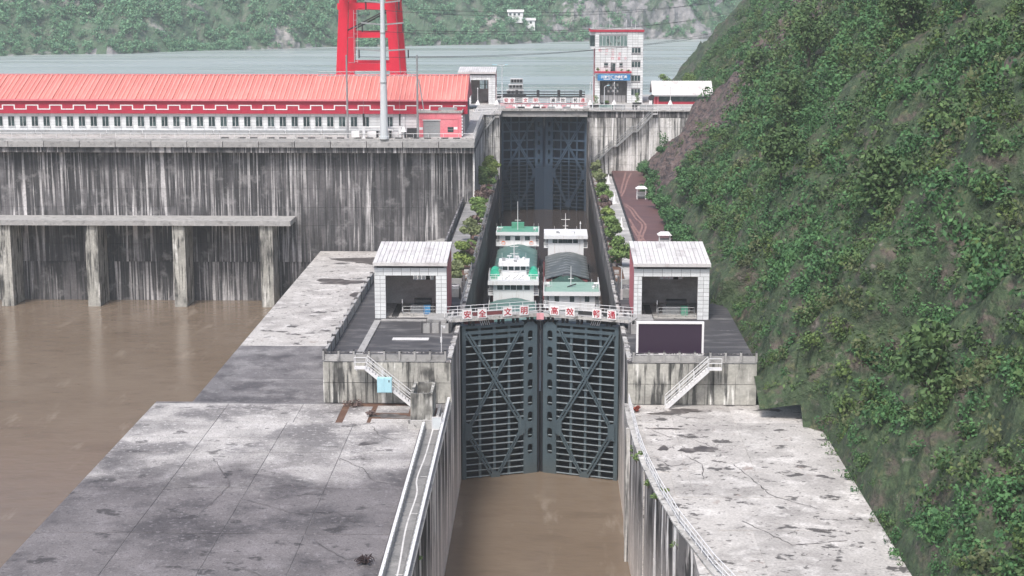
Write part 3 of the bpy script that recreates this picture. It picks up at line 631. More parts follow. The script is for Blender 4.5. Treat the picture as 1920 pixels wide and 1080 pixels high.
for k, pts in enumerate([[(-16.4, 127), (-14, 124), (-13, 121), (-10.6, 119.8)], [(-22, 116), (-18, 113), (-15, 113.5), (-12.5, 110)], [(-14.8, 136.8), (-13.9, 134), (-12.6, 132.5)], [(-15.5, 107), (-13, 103.5), (-11.5, 104.4)], [(-27, 127), (-24, 120), (-25, 112)], [(-21, 103), (-17, 99), (-16, 93)],
        [(10, 136), (11.6, 133.6), (12.7, 134), (14.8, 131)], [(12.2, 128.5), (13.5, 126), (13.1, 122)], [(11.4, 143), (12.8, 140.5), (15, 140)], [(16, 126), (18, 118), (21, 115)], [(9.8, 127.4), (10.8, 125.5), (12, 126)], [(15, 112), (18, 107), (22, 108)]]):
    struct('crack', crack(pts, .11, -3.982 + .003*(k % 2), 900 + k), K['stain'])

# ================================================================== LOCK GATES
def oval_plate(mb, x0, x1, zc_list, y0, y1, ow, oh, zlo, zhi, s):
    """plate with arched holes between two x; cells split half way between hole centres"""
    n = 16; zs = sorted(zc_list); ed = [zlo] + [(a + b)/2 for a, b in zip(zs[:-1], zs[1:])] + [zhi]; xc = (x0 + x1)/2
    for k, zc in enumerate(zs):
        a, b = ed[k], ed[k+1]; ov = []; rc = []
        for i in range(n):
            t_ = 2*math.pi*(i + .5)/n; cx, cz = math.cos(t_), math.sin(t_)
            ex = abs(cx)**.6*math.copysign(1, cx)*ow/2; ez = abs(cz)**.6*math.copysign(1, cz)*oh/2; ov.append((xc + ex, zc + ez))
            q = min((x1 - x0)/2/max(abs(cx), 1e-6), ((b - zc) if cz > 0 else (zc - a))/max(abs(cz), 1e-6)); rc.append((xc + cx*q, zc + cz*q))
        V = [(x, y0, z) for x, z in rc] + [(x, y0, z) for x, z in ov] + [(x, y1, z) for x, z in ov]
        F = [(i, (i+1) % n, n + (i+1) % n, n + i) for i in range(n)] + [(n + i, n + (i+1) % n, 2*n + (i+1) % n, 2*n + i) for i in range(n)]
        mb.add(V, F)
        # corners of the cell
        for (cx_, cz_, i0) in ((x1, b, 1), (x0, b, 5), (x0, a, 9), (x1, a, 13)):
            mb.add([(cx_, y0, cz_), (rc[i0][0], y0, rc[i0][1]), (rc[(i0+1) % n][0], y0, rc[(i0+1) % n][1])], [(0, 1, 2)])
def gate_leaf(s, label, xq, yq, z0, z1, girders, holes, ml, skin, edge, diag_split, L=8.5, hole=(.58, 1.15), wide=False):
    g = thing('gate_leaf', label, 'lock gate', (s*xq, yq, 0), 'lock gate leaves', s*R(20), local=True)
    g.rotation_euler[2] = -s*R(20) if s > 0 else R(20)
    S = -s                                          # local x runs from quoin to miter
    def X(u): return S*u
    MB().box(X(.05), X(L + .07), .95, 1.05, z0, z1).build('skin_plate', skin, g)
    MB().box(X(0), X(.42), -.02, 1.0, z0, z1).build('quoin_post', ml, g)
    for z, hh in girders:
        fl = MB().box(X(.43), X(6.72), -.03, .05, z - hh/2, z + hh/2).build('girder', edge if hh < .2 else ml, g)
        MB().box(X(.43), X(6.72), .051, .94, z - .03, z + .03).build('web', skin, fl)  # webs take the dark skin colour: shade between girders put into the paint
    for u in (1.95, 3.55, 5.15): MB().box(X(u - .13), X(u + .13), .06, .3, z0 + .1, z1 - .1).build('rib', ml, g)
    m = MB(); oval_plate(m, min(X(6.73), X(L - .28)), max(X(6.73), X(L - .28)), holes, -.05, .25, hole[0], hole[1], z0, z1, s)
    m.box(X(6.73), X(6.78), -.04, .94, z0, z1).build('miter_post', ml, g)
    MB().box(X(L - .27), X(L + .04), .1, 1.0, z0, z1).build('miter_seal', skin, g)
    for z in holes: bpiece('shelf', g, edge, X(7.25), X(7.7), .03, .3, z - .27, z - .23)
    # diagonals
    zt, zm, zb = diag_split
    def diag(u0, za, u1, zb_, wd, y, name='diagonal'):
        d = Vector((X(u1 - u0), 0, zb_ - za)).normalized(); nrm = Vector((d.z, 0, -d.x))
        for q in (-1, 1):
            o = nrm * q * wd * .5
            MB().bar((X(u0) + o.x, y, za + o.z), (X(u1) + o.x, y, zb_ + o.z), wd*.62, .1, (0, 1, 0)).build(name, ml, g)
    diag(.5, zt, 6.6, zm, .31, -.18); diag(6.4, zt, .55, zm - .1, .23, -.1)
    diag(.55, zm - .3, 3.45, zb, .31, -.18); diag(6.6, zm - .2, 3.7, zb, .23, -.1)
    for u in (.62, 6.45): MB().prism([(X(u - .38), -.22, zm - 1.2), (X(u + .38), -.22, zm - .9), (X(u + .38), -.22, zm + .5), (X(u - .38), -.22, zm + .8)], (0, .05, 0)).build('gusset', ml, g)
    MB().prism([(X(2.9), -.22, zb - .3), (X(4.2), -.22, zb - .3), (X(3.9), -.22, zb + .7), (X(3.2), -.22, zb + .7)], (0, .05, 0)).build('gusset', ml, g)
    return g, X
def char_boards(g, X, u_list, text, y, z, size, mat_c, name='sign_board'):
    for u, ch in zip(u_list, text):
        b = bpiece(name, g, K['sign_white'], X(u) - size/2, X(u) + size/2, y, y + .04, z - size/2, z + size/2)
        me = glyphs(ch, size*.84, mat_c, .012); c = bpy.data.objects.new('character', me); COL.objects.link(c); c.parent = b; c.location = (0, -.035, 0)
ng = [(-.75, .34), (-1.35, .34)] + [(-2.2 - .8*i, .11) for i in range(10)] + [(-10.1 - .68*i, .1) for i in range(10)]
nh = [-1.5 - 1.75*i for i in range(8)]
for s, lab, txt, us in ((-1, 'left leaf of the near grey green lock gate below the bridge', '安全文明', (.4, 2.0, 4.75, 6.55)),
                        (1, 'right leaf of the near grey green lock gate below the bridge', '通畅效高', (.55, 2.15, 5.05, 6.75))):
    g, X = gate_leaf(s, lab, 8.05, 160.5, -17.4, 0, ng, nh, K['gate_near'], K['gate_skin'], K['gate_near_edge'], (-.7, -11.0, -16.5))
    g['group'] = 'leaves of the near lock gate'
    # top frame, brackets and footbridge
    MB().box(X(.43), X(6.72), -.04, .94, -.3, -.01).build('top_girder', K['gate_near'], g)
    for u in (1.1, 2.7, 4.3, 5.9, 7.5):
        m = MB()
        for dx in (-.24, .24): m.box(X(u + dx) - .05, X(u + dx) + .05, -.1, .5, 0, .72)
        m.bar((X(u - .24), -.12, .04), (X(u + .24), -.12, .68), .07, .08); m.bar((X(u + .24), -.12, .04), (X(u - .24), -.12, .68), .07, .08)
        m.build('bracket', K['dark_steel'], g)
    for k in range(5): MB().bar((X(2.1 + .22*k), -.1, .0), (X(1.9 + .22*k), -.15, .55), .1, .05).build('strut', K['white_steel'], g)
    MB().box(X(-1.6), X(L := 8.5), -.55, 1.2, .72, .86).build('walkway', K['conc_kerb'], g)
    MB().box(X(-1.6), X(L), -.6, -.56, .62, .98).build('toe_board', K['conc_pale'], g)
    MB().box(X(.4), X(3.6), .3, .5, .1, .5).build('beam', K['hull_rust'] if s < 0 else K['dark_steel'], g)
    for yy in (-.52, 1.15):
        for q in (1.25, 1.55, 1.9): MB().cyl((X(-1.6), yy, q), (X(L), yy, q), .028, n=6).build('rail', K['white_steel'], g)
        for i in range(8): piece('post', MESH_POST(K['white_steel'], 1.05), g, (X(-1.5 + 1.42*i), yy, .86))
    for u0, u1 in ((2.55, 4.2), (1.0, 1.5)): MB().box(X(u0), X(u1), -.6, -.57, 1.12, 1.5).build('rail_plate', K['hull_rust'] if s < 0 else K['dark_steel'], g)
    char_boards(g, X, us, txt, -.68, 1.36, .98, K['sign_red'])
    MB().box(X(L - .55), X(L), -.64, -.58, .3, .98).build('end_panel', K['sign_pale_red'], g)
fgd = [(8.9 - 1.72*i, .3) for i in range(5)] + [(1.45 - .72*i, .13) for i in range(15)]
fh = [8.4 - 1.75*i for i in range(5)] + [-.4, -2.15, -3.9, -5.65, -7.4]
for s, lab in ((-1, 'left leaf of the far dark blue lock gate'), (1, 'right leaf of the far dark blue lock gate')):
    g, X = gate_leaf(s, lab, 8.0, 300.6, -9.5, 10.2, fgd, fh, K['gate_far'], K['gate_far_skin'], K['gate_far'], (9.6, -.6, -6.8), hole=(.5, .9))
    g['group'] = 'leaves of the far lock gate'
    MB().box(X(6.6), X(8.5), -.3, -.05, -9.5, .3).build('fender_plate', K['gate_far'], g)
# bridge over the far gate
t = thing('gate_bridge', 'concrete bridge with white sign boards above the far gate', 'bridge', (0, 300, 10.2))
MB().box(-8.45, 8.1, 298.7, 299.55, 10.2, 11.25).build('beam', K['conc_kerb'], t)
MB().box(-8.6, 8.3, 298.4, 309, 11.26, 11.75).build('deck', K['conc_pale'], t)
for i in range(11): bpiece('edge_panel', t, K['conc_pale'], -8.4 + 1.5*i, -8.4 + 1.5*i + 1.42, 298.3, 298.39, 11.3, 11.72)
for k, (x0, x1, c) in enumerate([(-4.9, -3.6, 'dark_steel'), (-2.1, -.8, 'dark_steel'), (-.5, .3, 'hull_rust'), (.7, 2.0, 'grey_steel'), (3.5, 4.9, 'grey_steel'), (-7.2, -5.4, 'sign_pale_red'), (5.4, 7.3, 'sign_white'), (2.1, 3.3, 'sign_white'), (-3.5, -2.3, 'sign_white')]):
    bpiece('grating', t, K[c], x0, x1, 298.6, 298.66, 11.78, 12.1)
for i in range(17): bpiece('flower_box', t, K['sign_white'] if i % 4 else K['sign_pale_red'], -6.6 + .83*i, -6.6 + .83*i + .58, 300.2, 300.5, 11.76, 12.3)
for q in (12.2, 12.5, 12.85, 13.15, 13.5): MB().cyl((-8.2, 300.8, q), (8.0, 300.8, q), .05, n=6).build('rail', K['pink'] if q < 12.6 else K['white_steel'], t)
for i in range(12): piece('post', MESH_POST(K['white_steel'], 1.75), t, (-8.2 + 1.47*i, 300.8, 11.75))
for q in (12.95, 13.35): MB().box(-7.6, 7.6, 300.9, 300.95, q - .06, q + .05).build('slat', K['grey_steel'], t)
for x, ch in zip((-7.1, -6.0, -3.5, -1.6, 1.7, 3.5, 5.9, 7.2), '安全文明高效畅通'):
    b = bpiece('sign_board', t, K['sign_white'], x - .55, x + .55, 300.6, 300.64, 12.6, 13.62)
    me = glyphs(ch, .82, K['dark_steel'] if ch in '高效畅' else K['sign_red'], .012); c = bpy.data.objects.new('character', me); COL.objects.link(c); c.parent = b; c.location = (0, -.035, 0)
# dark bulkhead beam upstream
t = thing('bulkhead_beam', 'long dark steel beam on blocks across the upstream channel', 'beam', (0, 325, ZU))
for z0, z1 in ((11.75, 12.15), (12.4, 12.6), (12.95, 13.1)): MB().box(-10.5, 8.2, 325, 325.9, z0, z1).build('flange', K['dark_steel'], t)
for x in (-5.6, -1.3, 2.9, 7.3): bpiece('block', t, K['dark_steel'], x - .28, x + .28, 324.8, 325.95, 11.2, 13.4)
MB().box(-10.8, 8.5, 325.2, 329, 7, 10.4).build('pier', K['wall_grey'], t)
railing('channel_railing', 'thin grey railing beyond the dark beam', [(-10.4, 328.6, 10.4), (8.2, 328.6, 10.4)], 3.3, 2.0, (1, .8, .4), K['grey_steel'], .025, .025)
# stack of steel stop logs on the left of the channel
for i, (x0, x1, z0, lab) in enumerate([(-7.9, -4.4, 11.9, 'bottom steel frame of the stack beyond the dark beam'), (-7.5, -4.5, 13.0, 'middle steel frame of the stack beyond the dark beam'), (-7.1, -4.5, 14.2, 'top steel frame of the stack beyond the dark beam')]):
    t = thing('stop_log', lab, 'steel frame', ((x0 + x1)/2, 335, z0), 'stacked steel frames')
    MB().box(x0, x1, 334, 334.9, z0, z0 + .18).build('bottom_rail', K['grey_steel'], t); MB().box(x0, x1, 334, 334.9, z0 + .85, z0 + 1.05).build('top_rail', K['white_steel'], t)
    for x in np.linspace(x0 + .1, x1 - .1, 5): bpiece('strut', t, K['grey_steel'], x - .09, x + .09, 334, 334.9, z0 + .19, z0 + .84)
    MB().box(x0 + .1, x1 - .1, 334.5, 334.55, z0 + .19, z0 + .84).build('plate', K['dark_steel'], t)
t = thing('mooring_pontoon', 'grey pontoon carrying the stacked steel frames', 'pontoon', (-6, 335, 7.5))
MB().box(-9, -3.5, 333, 338, 7.2, 11.1).build('hull', K['grey_steel'], t); MB().box(-8.6, -3.9, 333.3, 337.5, 11.1, 11.88).build('deck_block', K['dark_steel'], t)
# navigation float on the river
t = thing('river_float', 'tiny dark marker float on the pale river', 'float', (5.6, 352, 7.5))
MB().box(4.4, 6.8, 351, 353, 7.3, 7.8).build('raft', K['dark_steel'], t); MB().cyl((5.7, 352, 7.8), (5.7, 352, 10), .25, .1, 8).build('mast', K['dark_steel'], t)
MB().bar((4.5, 352, 8), (5.3, 352, 9.2), .3, .3).build('arm', K['grey_steel'], t)

# ================================================================== SHIPS
def tarp(mb, x0, x1, y0, y1, zs, zc, front=0, n=13, my=26, seed=0):
    r_ = random.Random(seed); xc = (x0 + x1)/2; hw = (x1 - x0)/2; rings = []
    for j in range(my + 1):
        f = j/my; y = y0 + (y1 - y0)*f; k = 1
        if front and y - y0 < front: k = ((y - y0)/front)**.7
        row = []
        for i in range(n):
            q = -1 + 2*i/(n-1); z = zs + (zc - zs)*(1 - abs(q)**1.5)*k + (1 - abs(q))*.06*math.sin(j*1.7 + i) + r_.uniform(-.03, .03)
            if front and y - y0 < front: z += .12*math.sin(i*2.1)*(1 - k)
            row.append((xc + q*hw, y, z))
        rings.append([(xc - hw - .05, y, zs - .9)] + row + [(xc + hw + .05, y, zs - .9)])
    mb.loft(rings, closed=False)
def hull_mesh(mb, x0, x1, y0, y1, zb, zd, bow=6):
    xc = (x0 + x1)/2; hw = (x1 - x0)/2; rings = []
    for f in (0, .12, .3, .55, .8, 1):
        wd = hw*(.35 + .65*math.sin(min(1, f)*math.pi/2)**.8); y = y0 + bow*f
        rings.append([(xc - wd, y, zd + .5*(1-f)), (xc - wd*.9, y, zb), (xc + wd*.9, y, zb), (xc + wd, y, zd + .5*(1-f))])
    rings.append([(xc - hw, y1, zd), (xc - hw*.95, y1, zb), (xc + hw*.95, y1, zb), (xc + hw, y1, zd)])
    mb.loft(rings)
def win_row(t, xs, y, z0, z1, wd, mat=None):
    for x in xs:
        wv = bpiece('window', t, mat or K['glass'], x - wd/2, x + wd/2, y - .03, y + .03, z0, z1)
        bpiece('window_frame', wv, K['grey_steel'], x - wd/2 - .04, x + wd/2 + .04, y - .015, y + .02, z1 + .001, z1 + .05)
def deck_rail(t, pts, z, h=.9, mat=None):
    mat = mat or K['white_steel']
    for q in (h, h*.66, h*.33):
        m = MB()
        for a, b in zip(pts[:-1], pts[1:]): m.cyl((a[0], a[1], z + q), (b[0], b[1], z + q), .028, n=5)
        m.build('rail', mat, t)
    for a, b in zip(pts[:-1], pts[1:]):
        n = max(1, int(math.hypot(b[0]-a[0], b[1]-a[1]) / .8))
        for i in range(n + 1): piece('rail_post', MESH_POST(mat, h), t, (a[0] + (b[0]-a[0])*i/n, a[1] + (b[1]-a[1])*i/n, z))
def mast(t, x, y, z, h, arms):
    m = MB().cyl((x, y, z), (x, y, z + h), .07, .035, 6); m.build('mast', K['white_steel'], t)
    for q, l in arms: MB().cyl((x - l/2, y, z + h*q), (x + l/2, y, z + h*q), .035, n=5).build('mast_arm', K['white_steel'], t)
def rooftop_gear(t, x, y, z, seed, n=6, spread=2.0):
    r_ = random.Random(seed)
    for k in range(n):
        gx = x + r_.uniform(-spread, spread); gy = y + r_.uniform(-.6, 1.2); h = r_.uniform(.25, .6)
        if k % 3 == 0: MB().cyl((gx, gy, z), (gx, gy, z + h), .05, .05, 6).cyl((gx - .3, gy, z + h), (gx + .3, gy, z + h), .08, .08, 6).build('radar', K['white_steel'], t)
        elif k % 3 == 1: MB().cyl((gx, gy, z), (gx, gy, z + h*.6), .16, .2, 8).cyl((gx, gy, z + h*.6), (gx, gy, z + h*.8), .2, .05, 8).build('searchlight', K['white_steel'], t)
        else: MB().box(gx - .2, gx + .2, gy - .15, gy + .15, z, z + h*.7).build('locker', K['grey_steel'], t)
    for q in (-1, 1): MB().cyl((x + q*spread*1.1, y, z), (x + q*spread*1.1, y, z + 1.1), .02, n=5).build('antenna', K['white_steel'], t)
ZW = -7.8
def lifebuoy(t, x, y, z):
    pts = [(x + .26*math.cos(a), y, z + .26*math.sin(a)) for a in np.linspace(0, 6.283, 13)]; MB().path(pts, .06, 5).build('lifebuoy', K['orange'], t)
def house(t, x0, x1, y0, y1, z0, zr, roofmat, win, wing=.55, visor=.5, vis_w=0):
    """superstructure: narrower cabin with visor roof and side wings; front face towards -y"""
    cx0, cx1 = x0 + wing, x1 - wing
    MB().box(cx0, cx1, y0, y1, z0, zr - .05).build('cabin', K['ship_white'], t)
    rf = MB().box(x0, x1, y0 - visor, y1 + .3, zr - .05, zr + .12); rf.build('roof', K['ship_white'], t)
    MB().box(x0 + .12, x1 - .12, y0 - visor + .12, y1 + .15, zr + .121, zr + .14).build('roof_deck', roofmat, t)
    MB().box(x0, x1, y0 - visor - .05, y0 - visor, zr - .32, zr + .2).build('visor', K['ship_white'], t)
    z_w0, z_w1, xs, wd = win
    win_row(t, xs, y0, z_w0, z_w1, wd)
    # bridge wings with rails
    for q, a, b in ((-1, x0, cx0), (1, cx1, x1)):
        MB().box(a, b, y0 - .1, y0 + 1.5, z_w0 - .72, z_w0 - .62).build('wing_deck', K['ship_white'], t)
        deck_rail(t, [(a + .03 if q < 0 else b - .03, y0 - .08), (b if q < 0 else a, y0 - .08)], z_w0 - .62, .75)
        MB().box(a + .1, b - .1, y0 + 1.2, y0 + 1.25, z_w0 - .6, zr - .05).build('wing_screen', K['grey_steel'], t)
def ship(label, x0, x1, y0, y1, yh0, yh1, z0tarp, zctarp, tarpmat, hold, front=0, hullmat=None):
    xc = (x0 + x1)/2
    t = thing('cargo_ship', label, 'cargo ship', (xc, (y0 + y1)/2, ZW), 'cargo ships waiting in the lock chamber')
    m = MB(); hull_mesh(m, x0, x1, y0, y1, ZW - 2, ZW + .9); m.build('hull', hullmat or K['hull'], t)
    MB().box(x0 + .55, x1 - .55, hold[0], hold[1], ZW + .7, z0tarp - .05).build('hatch_coaming', K['hull_rust'], t)
    for q in (x0 + .08, x1 - .14):
        MB().box(q, q + .06, y0 + 6, y1, ZW + .9, ZW + 1.25).build('bulwark', hullmat or K['hull'], t)
    m = MB(); tarp(m, x0 + .3, x1 - .3, hold[0], hold[1], z0tarp, zctarp, front, seed=int(y0)); m.build('tarpaulin', tarpmat, t, smooth=True)
    tm = MB()
    for a in range(12): tm.bar((0, .42*math.cos(a*.5236), .42*math.sin(a*.5236)), (0, .42*math.cos((a+1)*.5236), .42*math.sin((a+1)*.5236)), .2, .2, (1, 0, 0))
    tm = tm.mesh('tyre_fender', K['dark_steel'])
    for k in range(5):
        for q in (x0 - .1, x1 + .1): piece('tyre_fender', tm, t, (q, y0 + 9 + (y1 - y0 - 12)*k/4, ZW + .55))
    for k in range(9):                              # lashings over the tarpaulin
        yy = hold[0] + (hold[1] - hold[0])*(k + .6)/9.2
        MB().path([(x0 + .28, yy, z0tarp - .5), (x0 + .3, yy, z0tarp + .06), (xc, yy + .05, zctarp + .1), (x1 - .3, yy, z0tarp + .06), (x1 - .28, yy, z0tarp - .5)], .02, 4).build('lashing', K['grey_steel'], t)
    for k in range(6):
        for q in (x0 + .3, x1 - .3):
            yy = hold[0] + (hold[1] - hold[0])*(k + .5)/6; piece('bollard', MESH_POST(K['dark_steel'], .5), t, (q, yy, ZW + .9))
    return t, xc
# rear left, green
t, xc = ship('rear left cargo ship with teal tarpaulin and green roofed bridge', -7.05, -.5, 207.5, 244, 237.5, 243, -4.7, -3.85, K['tarp_teal'], (210, 237), 0)
house(t, -7.0, -.55, 237.6, 243, -6.9, -2.2, K['ship_green'], (-3.35, -2.75, (-5.25, -3.78, -2.3), .75), .5)
MB().box(-7.0, -.55, 237.0, 237.6, -4.15, -4.0).build('bridge_deck', K['ship_white'], t); deck_rail(t, [(-6.95, 237.05), (-.6, 237.05)], -4.0, .4)
MB().box(-4.75, -2.85, 241.2, 242.0, -2.05, -1.2).build('funnel_casing', K['ship_green'], t)
mast(t, -3.78, 239.5, -2.1, 4.4, ((.35, .9),))
for q in (-6.6, -1.0): rooftop_gear(t, q, 239, -2.08, int(q*10) % 17, 3, .3)
for q in (-5.9, -1.7): lifebuoy(t, q, 237.5, -3.75)
# front left, tall bridge
t, xc = ship('front left cargo ship with two storey bridge and green covers', -6.9, -.3, 166.6, 206.5, 199.5, 206, -5.25, -4.62, K['tarp_teal'], (169, 199.3), 0)
house(t, -6.8, -.35, 199.5, 206, -6.9, -2.6, K['ship_white'], (-3.62, -2.95, (-5.28, -4.35, -3.58, -2.8, -1.85), .7), .65)
house(t, -5.55, -1.6, 203.2, 206, -2.48, -.85, K['ship_white'], (-1.75, -1.15, (-4.75, -3.95, -3.15, -2.4), .62), .4, .45)
deck_rail(t, [(-6.7, 204), (-6.7, 199.2), (-.45, 199.2), (-.45, 204)], -2.45, .85)
for cx in (-6.05, -1.1):
    pts = []
    for a in np.linspace(0, math.pi, 9): pts.append((cx + .62*math.cos(a), 202.6, -2.45 + .95*math.sin(a)**.7))
    MB().prism(pts, (0, 2.2, 0)).build('cover', K['tarp_bright'], t)
    bpiece('locker', t, K['ship_green'], cx - .4, cx + .4, 200.3, 200.9, -2.45, -1.95)
for q in (-4.3, -3.3, -2.6): MB().bar((q - .4, 200.2, -2.4), (q + .4, 200.4, -1.8), .1, .08).build('davit', K['grey_steel'], t)
mast(t, -3.6, 204.6, -.75, 3.0, ((.62, 1.1), (.3, 1.1))); rooftop_gear(t, -3.6, 204, -.72, 5, 8, 1.4)
MB().box(-4.3, -2.9, 203.1, 203.15, -2.0, -1.85).build('name_board', K['sign_white'], t)
MB().cyl((-6.75, 195, -6.5), (-6.5, 207, -3), .06, n=6).build('boom', K['white_steel'], t)
# rear right, grey tarp
t, xc = ship('rear right cargo ship with dark grey tarpaulin gathered at the front', .12, 6.75, 200, 239.5, 233, 239, -4.95, -4.25, K['tarp_grey'], (214, 232.8), 0, K['hull_rust'])
m = MB(); tarp(m, .36, 6.5, 206.6, 214.02, -5.6, -4.3, 7.2, n=19, my=12, seed=4); m.build('tarpaulin_end', K['tarp_dark_green'], t, smooth=True)
MB().prism([(2.7, 213.2, -4.5), (4.3, 213.2, -4.5), (4.0, 213.5, -4.28), (2.9, 213.5, -4.25)], (0, .7, .05)).build('tarpaulin_flap', K['dark_steel'], t)
house(t, .2, 6.65, 233, 239, -6.9, -2.0, K['ship_white'], (-3.0, -2.35, (1.85, 3.35, 4.85), .72), .6)
win_row(t, (2.65, 4.05), 232.995, -3.0, -2.35, .66)
mast(t, 3.4, 236, -1.9, 2.9, ((.68, 1.3), (.35, .8))); rooftop_gear(t, 3.4, 235, -1.86, 9, 9, 1.5)
MB().cyl((5.6, 235.5, -1.86), (5.6, 235.5, -.5), .05, n=6).cyl((5.6, 235.5, -.5), (5.6, 235.5, -.1), .14, .02, 7).build('beacon', K['white_steel'], t)
deck_rail(t, [(.3, 232.7), (6.55, 232.7)], -1.88, .35)
# front right, pale green roof
t, xc = ship('front right cargo ship with flat pale green roof and three square windows', .2, 7.25, 166.4, 199.2, 192.5, 198.5, -5.15, -4.55, K['tarp_grey'], (169, 192.3), 0)
house(t, .25, 7.2, 192.5, 198.6, -6.9, -2.6, K['ship_pale_green'], (-3.75, -2.95, (1.9, 3.75, 5.6), .55), .65)
mast(t, 3.65, 195.5, -2.45, 2.6, ((.4, .7),))
for q, sd_ in ((.9, 3), (6.6, 6)): rooftop_gear(t, q, 195, -2.46, sd_, 4, .35)
MB().bar((3.2, 195.2, -2.4), (4.3, 195.6, -2.1), .12, .12).build('crane_arm', K['dark_steel'], t)
deck_rail(t, [(.35, 198.5), (.35, 192.2)], -2.46, .7); deck_rail(t, [(7.1, 192.2), (7.1, 198.5)], -2.46, .7)

# ================================================================== RIGHT BANK
rp = struct('red_path', MB().box(12.72, 19.2, 186.05, 299.95, -22, 0), K['red_path'], 'dark red earth track beside the right chamber wall')
def ribbon(pts, wd, z):
    m = MB(); V = []
    for i, p in enumerate(pts):
        a = Vector(pts[max(0, i-1)]); b = Vector(pts[min(len(pts)-1, i+1)]); d = (b - a).normalized(); n = Vector((-d.y, d.x))
        V += [(p[0] + n.x*wd/2, p[1] + n.y*wd/2, z), (p[0] - n.x*wd/2, p[1] - n.y*wd/2, z)]
    return m.add(V, [(2*i, 2*i+1, 2*i+3, 2*i+2) for i in range(len(pts)-1)])
def smooth(pts, n=5):
    P = [pts[0]] + pts + [pts[-1]]; out = []
    for i in range(1, len(P)-2):
        for k in range(n):
            t_ = k/n; a, b, c, d = (Vector(q) for q in P[i-1:i+3])
            out.append(tuple(.5*((2*b) + (c - a)*t_ + (2*a - 5*b + 4*c - d)*t_**2 + (3*b - a - 3*c + d)*t_**3)))
    return out + [pts[-1]]
for k, pts in enumerate([[(12.9, 263), (13.9, 272), (14.9, 284), (16.2, 296)], [(13.0, 267), (13.6, 276), (14.4, 286), (15.2, 297)],
        [(13.0, 254), (14.0, 248), (14.4, 240), (15.0, 231), (14.1, 222), (13.4, 215)], [(13.0, 252), (13.6, 246), (13.9, 238), (14.5, 231), (13.5, 221), (13.1, 214)],
        [(12.95, 238), (13.3, 228), (14.0, 217), (14.9, 206), (15.6, 196)], [(12.9, 230), (13.2, 221), (13.7, 212), (14.2, 200)]]):
    struct('tyre_track', ribbon(smooth(pts), .3, .006 + .004*k), K['track'])
def kiosk(x, y, label):
    t = thing('shelter', label, 'shelter', (x, y, 0), 'white roofed shelters on the red track')
    for dx in (-.7, .7):
        for dy in (-.6, .6): bpiece('post', t, K['white_steel'], x + dx - .05, x + dx + .05, y + dy - .05, y + dy + .05, 0, 1.75)
    MB().loft([[(x-.95, y-.85, 1.75), (x+.95, y-.85, 1.75), (x+.95, y+.85, 1.75), (x-.95, y+.85, 1.75)], [(x-.5, y-.4, 2.1), (x+.5, y-.4, 2.1), (x+.5, y+.4, 2.1), (x-.5, y+.4, 2.1)]]).build('roof', K['sign_white'], t)
    MB().box(x - .64, x + .64, y + .3, y + .36, .1, 1.2).build('back_panel', K['grey_steel'], t)
    MB().box(x - .6, x + .6, y - .1, y + .29, .35, .45).build('bench', K['grey_steel'], t)
    for z in (.7, 1.05): MB().box(x - .64, x + .64, y - .64, y - .6, z, z + .05).build('crossbar', K['white_steel'], t)
kiosk(16.0, 259.9, 'white roofed shelter on the red track by the bushes'); kiosk(16.3, 211, 'white roofed shelter behind the right gatehouse')
for (x, y, lab) in ((11.4, 279.6, 'white cone beside the red track nearest the upper wall'), (11.4, 254, 'white cone on the right walkway level with the shelter'), (11.3, 227, 'white cone on the right walkway nearest the gatehouse')):
    t = thing('marker_cone', lab, 'cone', (x, y, .04), 'white marker cones on the right walkway')
    MB().box(x - .42, x + .42, y - .42, y + .42, .04, .16).build('base', K['sign_white'], t); MB().cyl((x, y, .16), (x, y, 1.75), .34, .06, 10).build('cone', K['sign_white'], t)
# walkway trees
for i, (x, y, h, cr, mt, lab) in enumerate([
    (-9.5, 289, 3.7, 1.2, 'leaf_olive', 'tallest olive tree at the far end of the left walkway'), (-9.9, 281, 3.6, 1.2, 'leaf_olive', 'second olive tree from the upper lock head on the left walkway'),
    (-10.0, 270, 3.8, 1.45, 'leaf_green', 'green tree third from the upper lock head, left walkway'), (-9.6, 255, 2.6, .95, 'leaf_brown', 'brownish shrub tree in the middle of the left walkway'),
    (-9.8, 238, 3.0, 1.15, 'leaf_green', 'green tree level with the rear ships, left walkway'), (-9.6, 227, 2.0, .85, 'leaf_brown', 'low brown shrub below the green tree, left walkway'),
    (-9.7, 216, 3.0, 1.1, 'leaf_grey', 'grey green tree beside the long ship tarpaulin, left walkway'), (-9.55, 203, 1.7, .7, 'leaf_brown', 'small bare brown shrub on the left walkway'),
    (-9.6, 193, 3.3, 1.15, 'leaf_olive', 'bright green tree behind the left gatehouse'), (-9.9, 185.5, 2.3, .95, 'leaf_grey', 'grey shrub tree closest to the left gatehouse')]):
    tree('walkway_tree', lab, (x, y, .0), h*1.12, cr*1.25, K[mt], 100 + i, 2600, .19, 'trees along the chamber walkways', .22, lean=.15*math.sin(i*2))
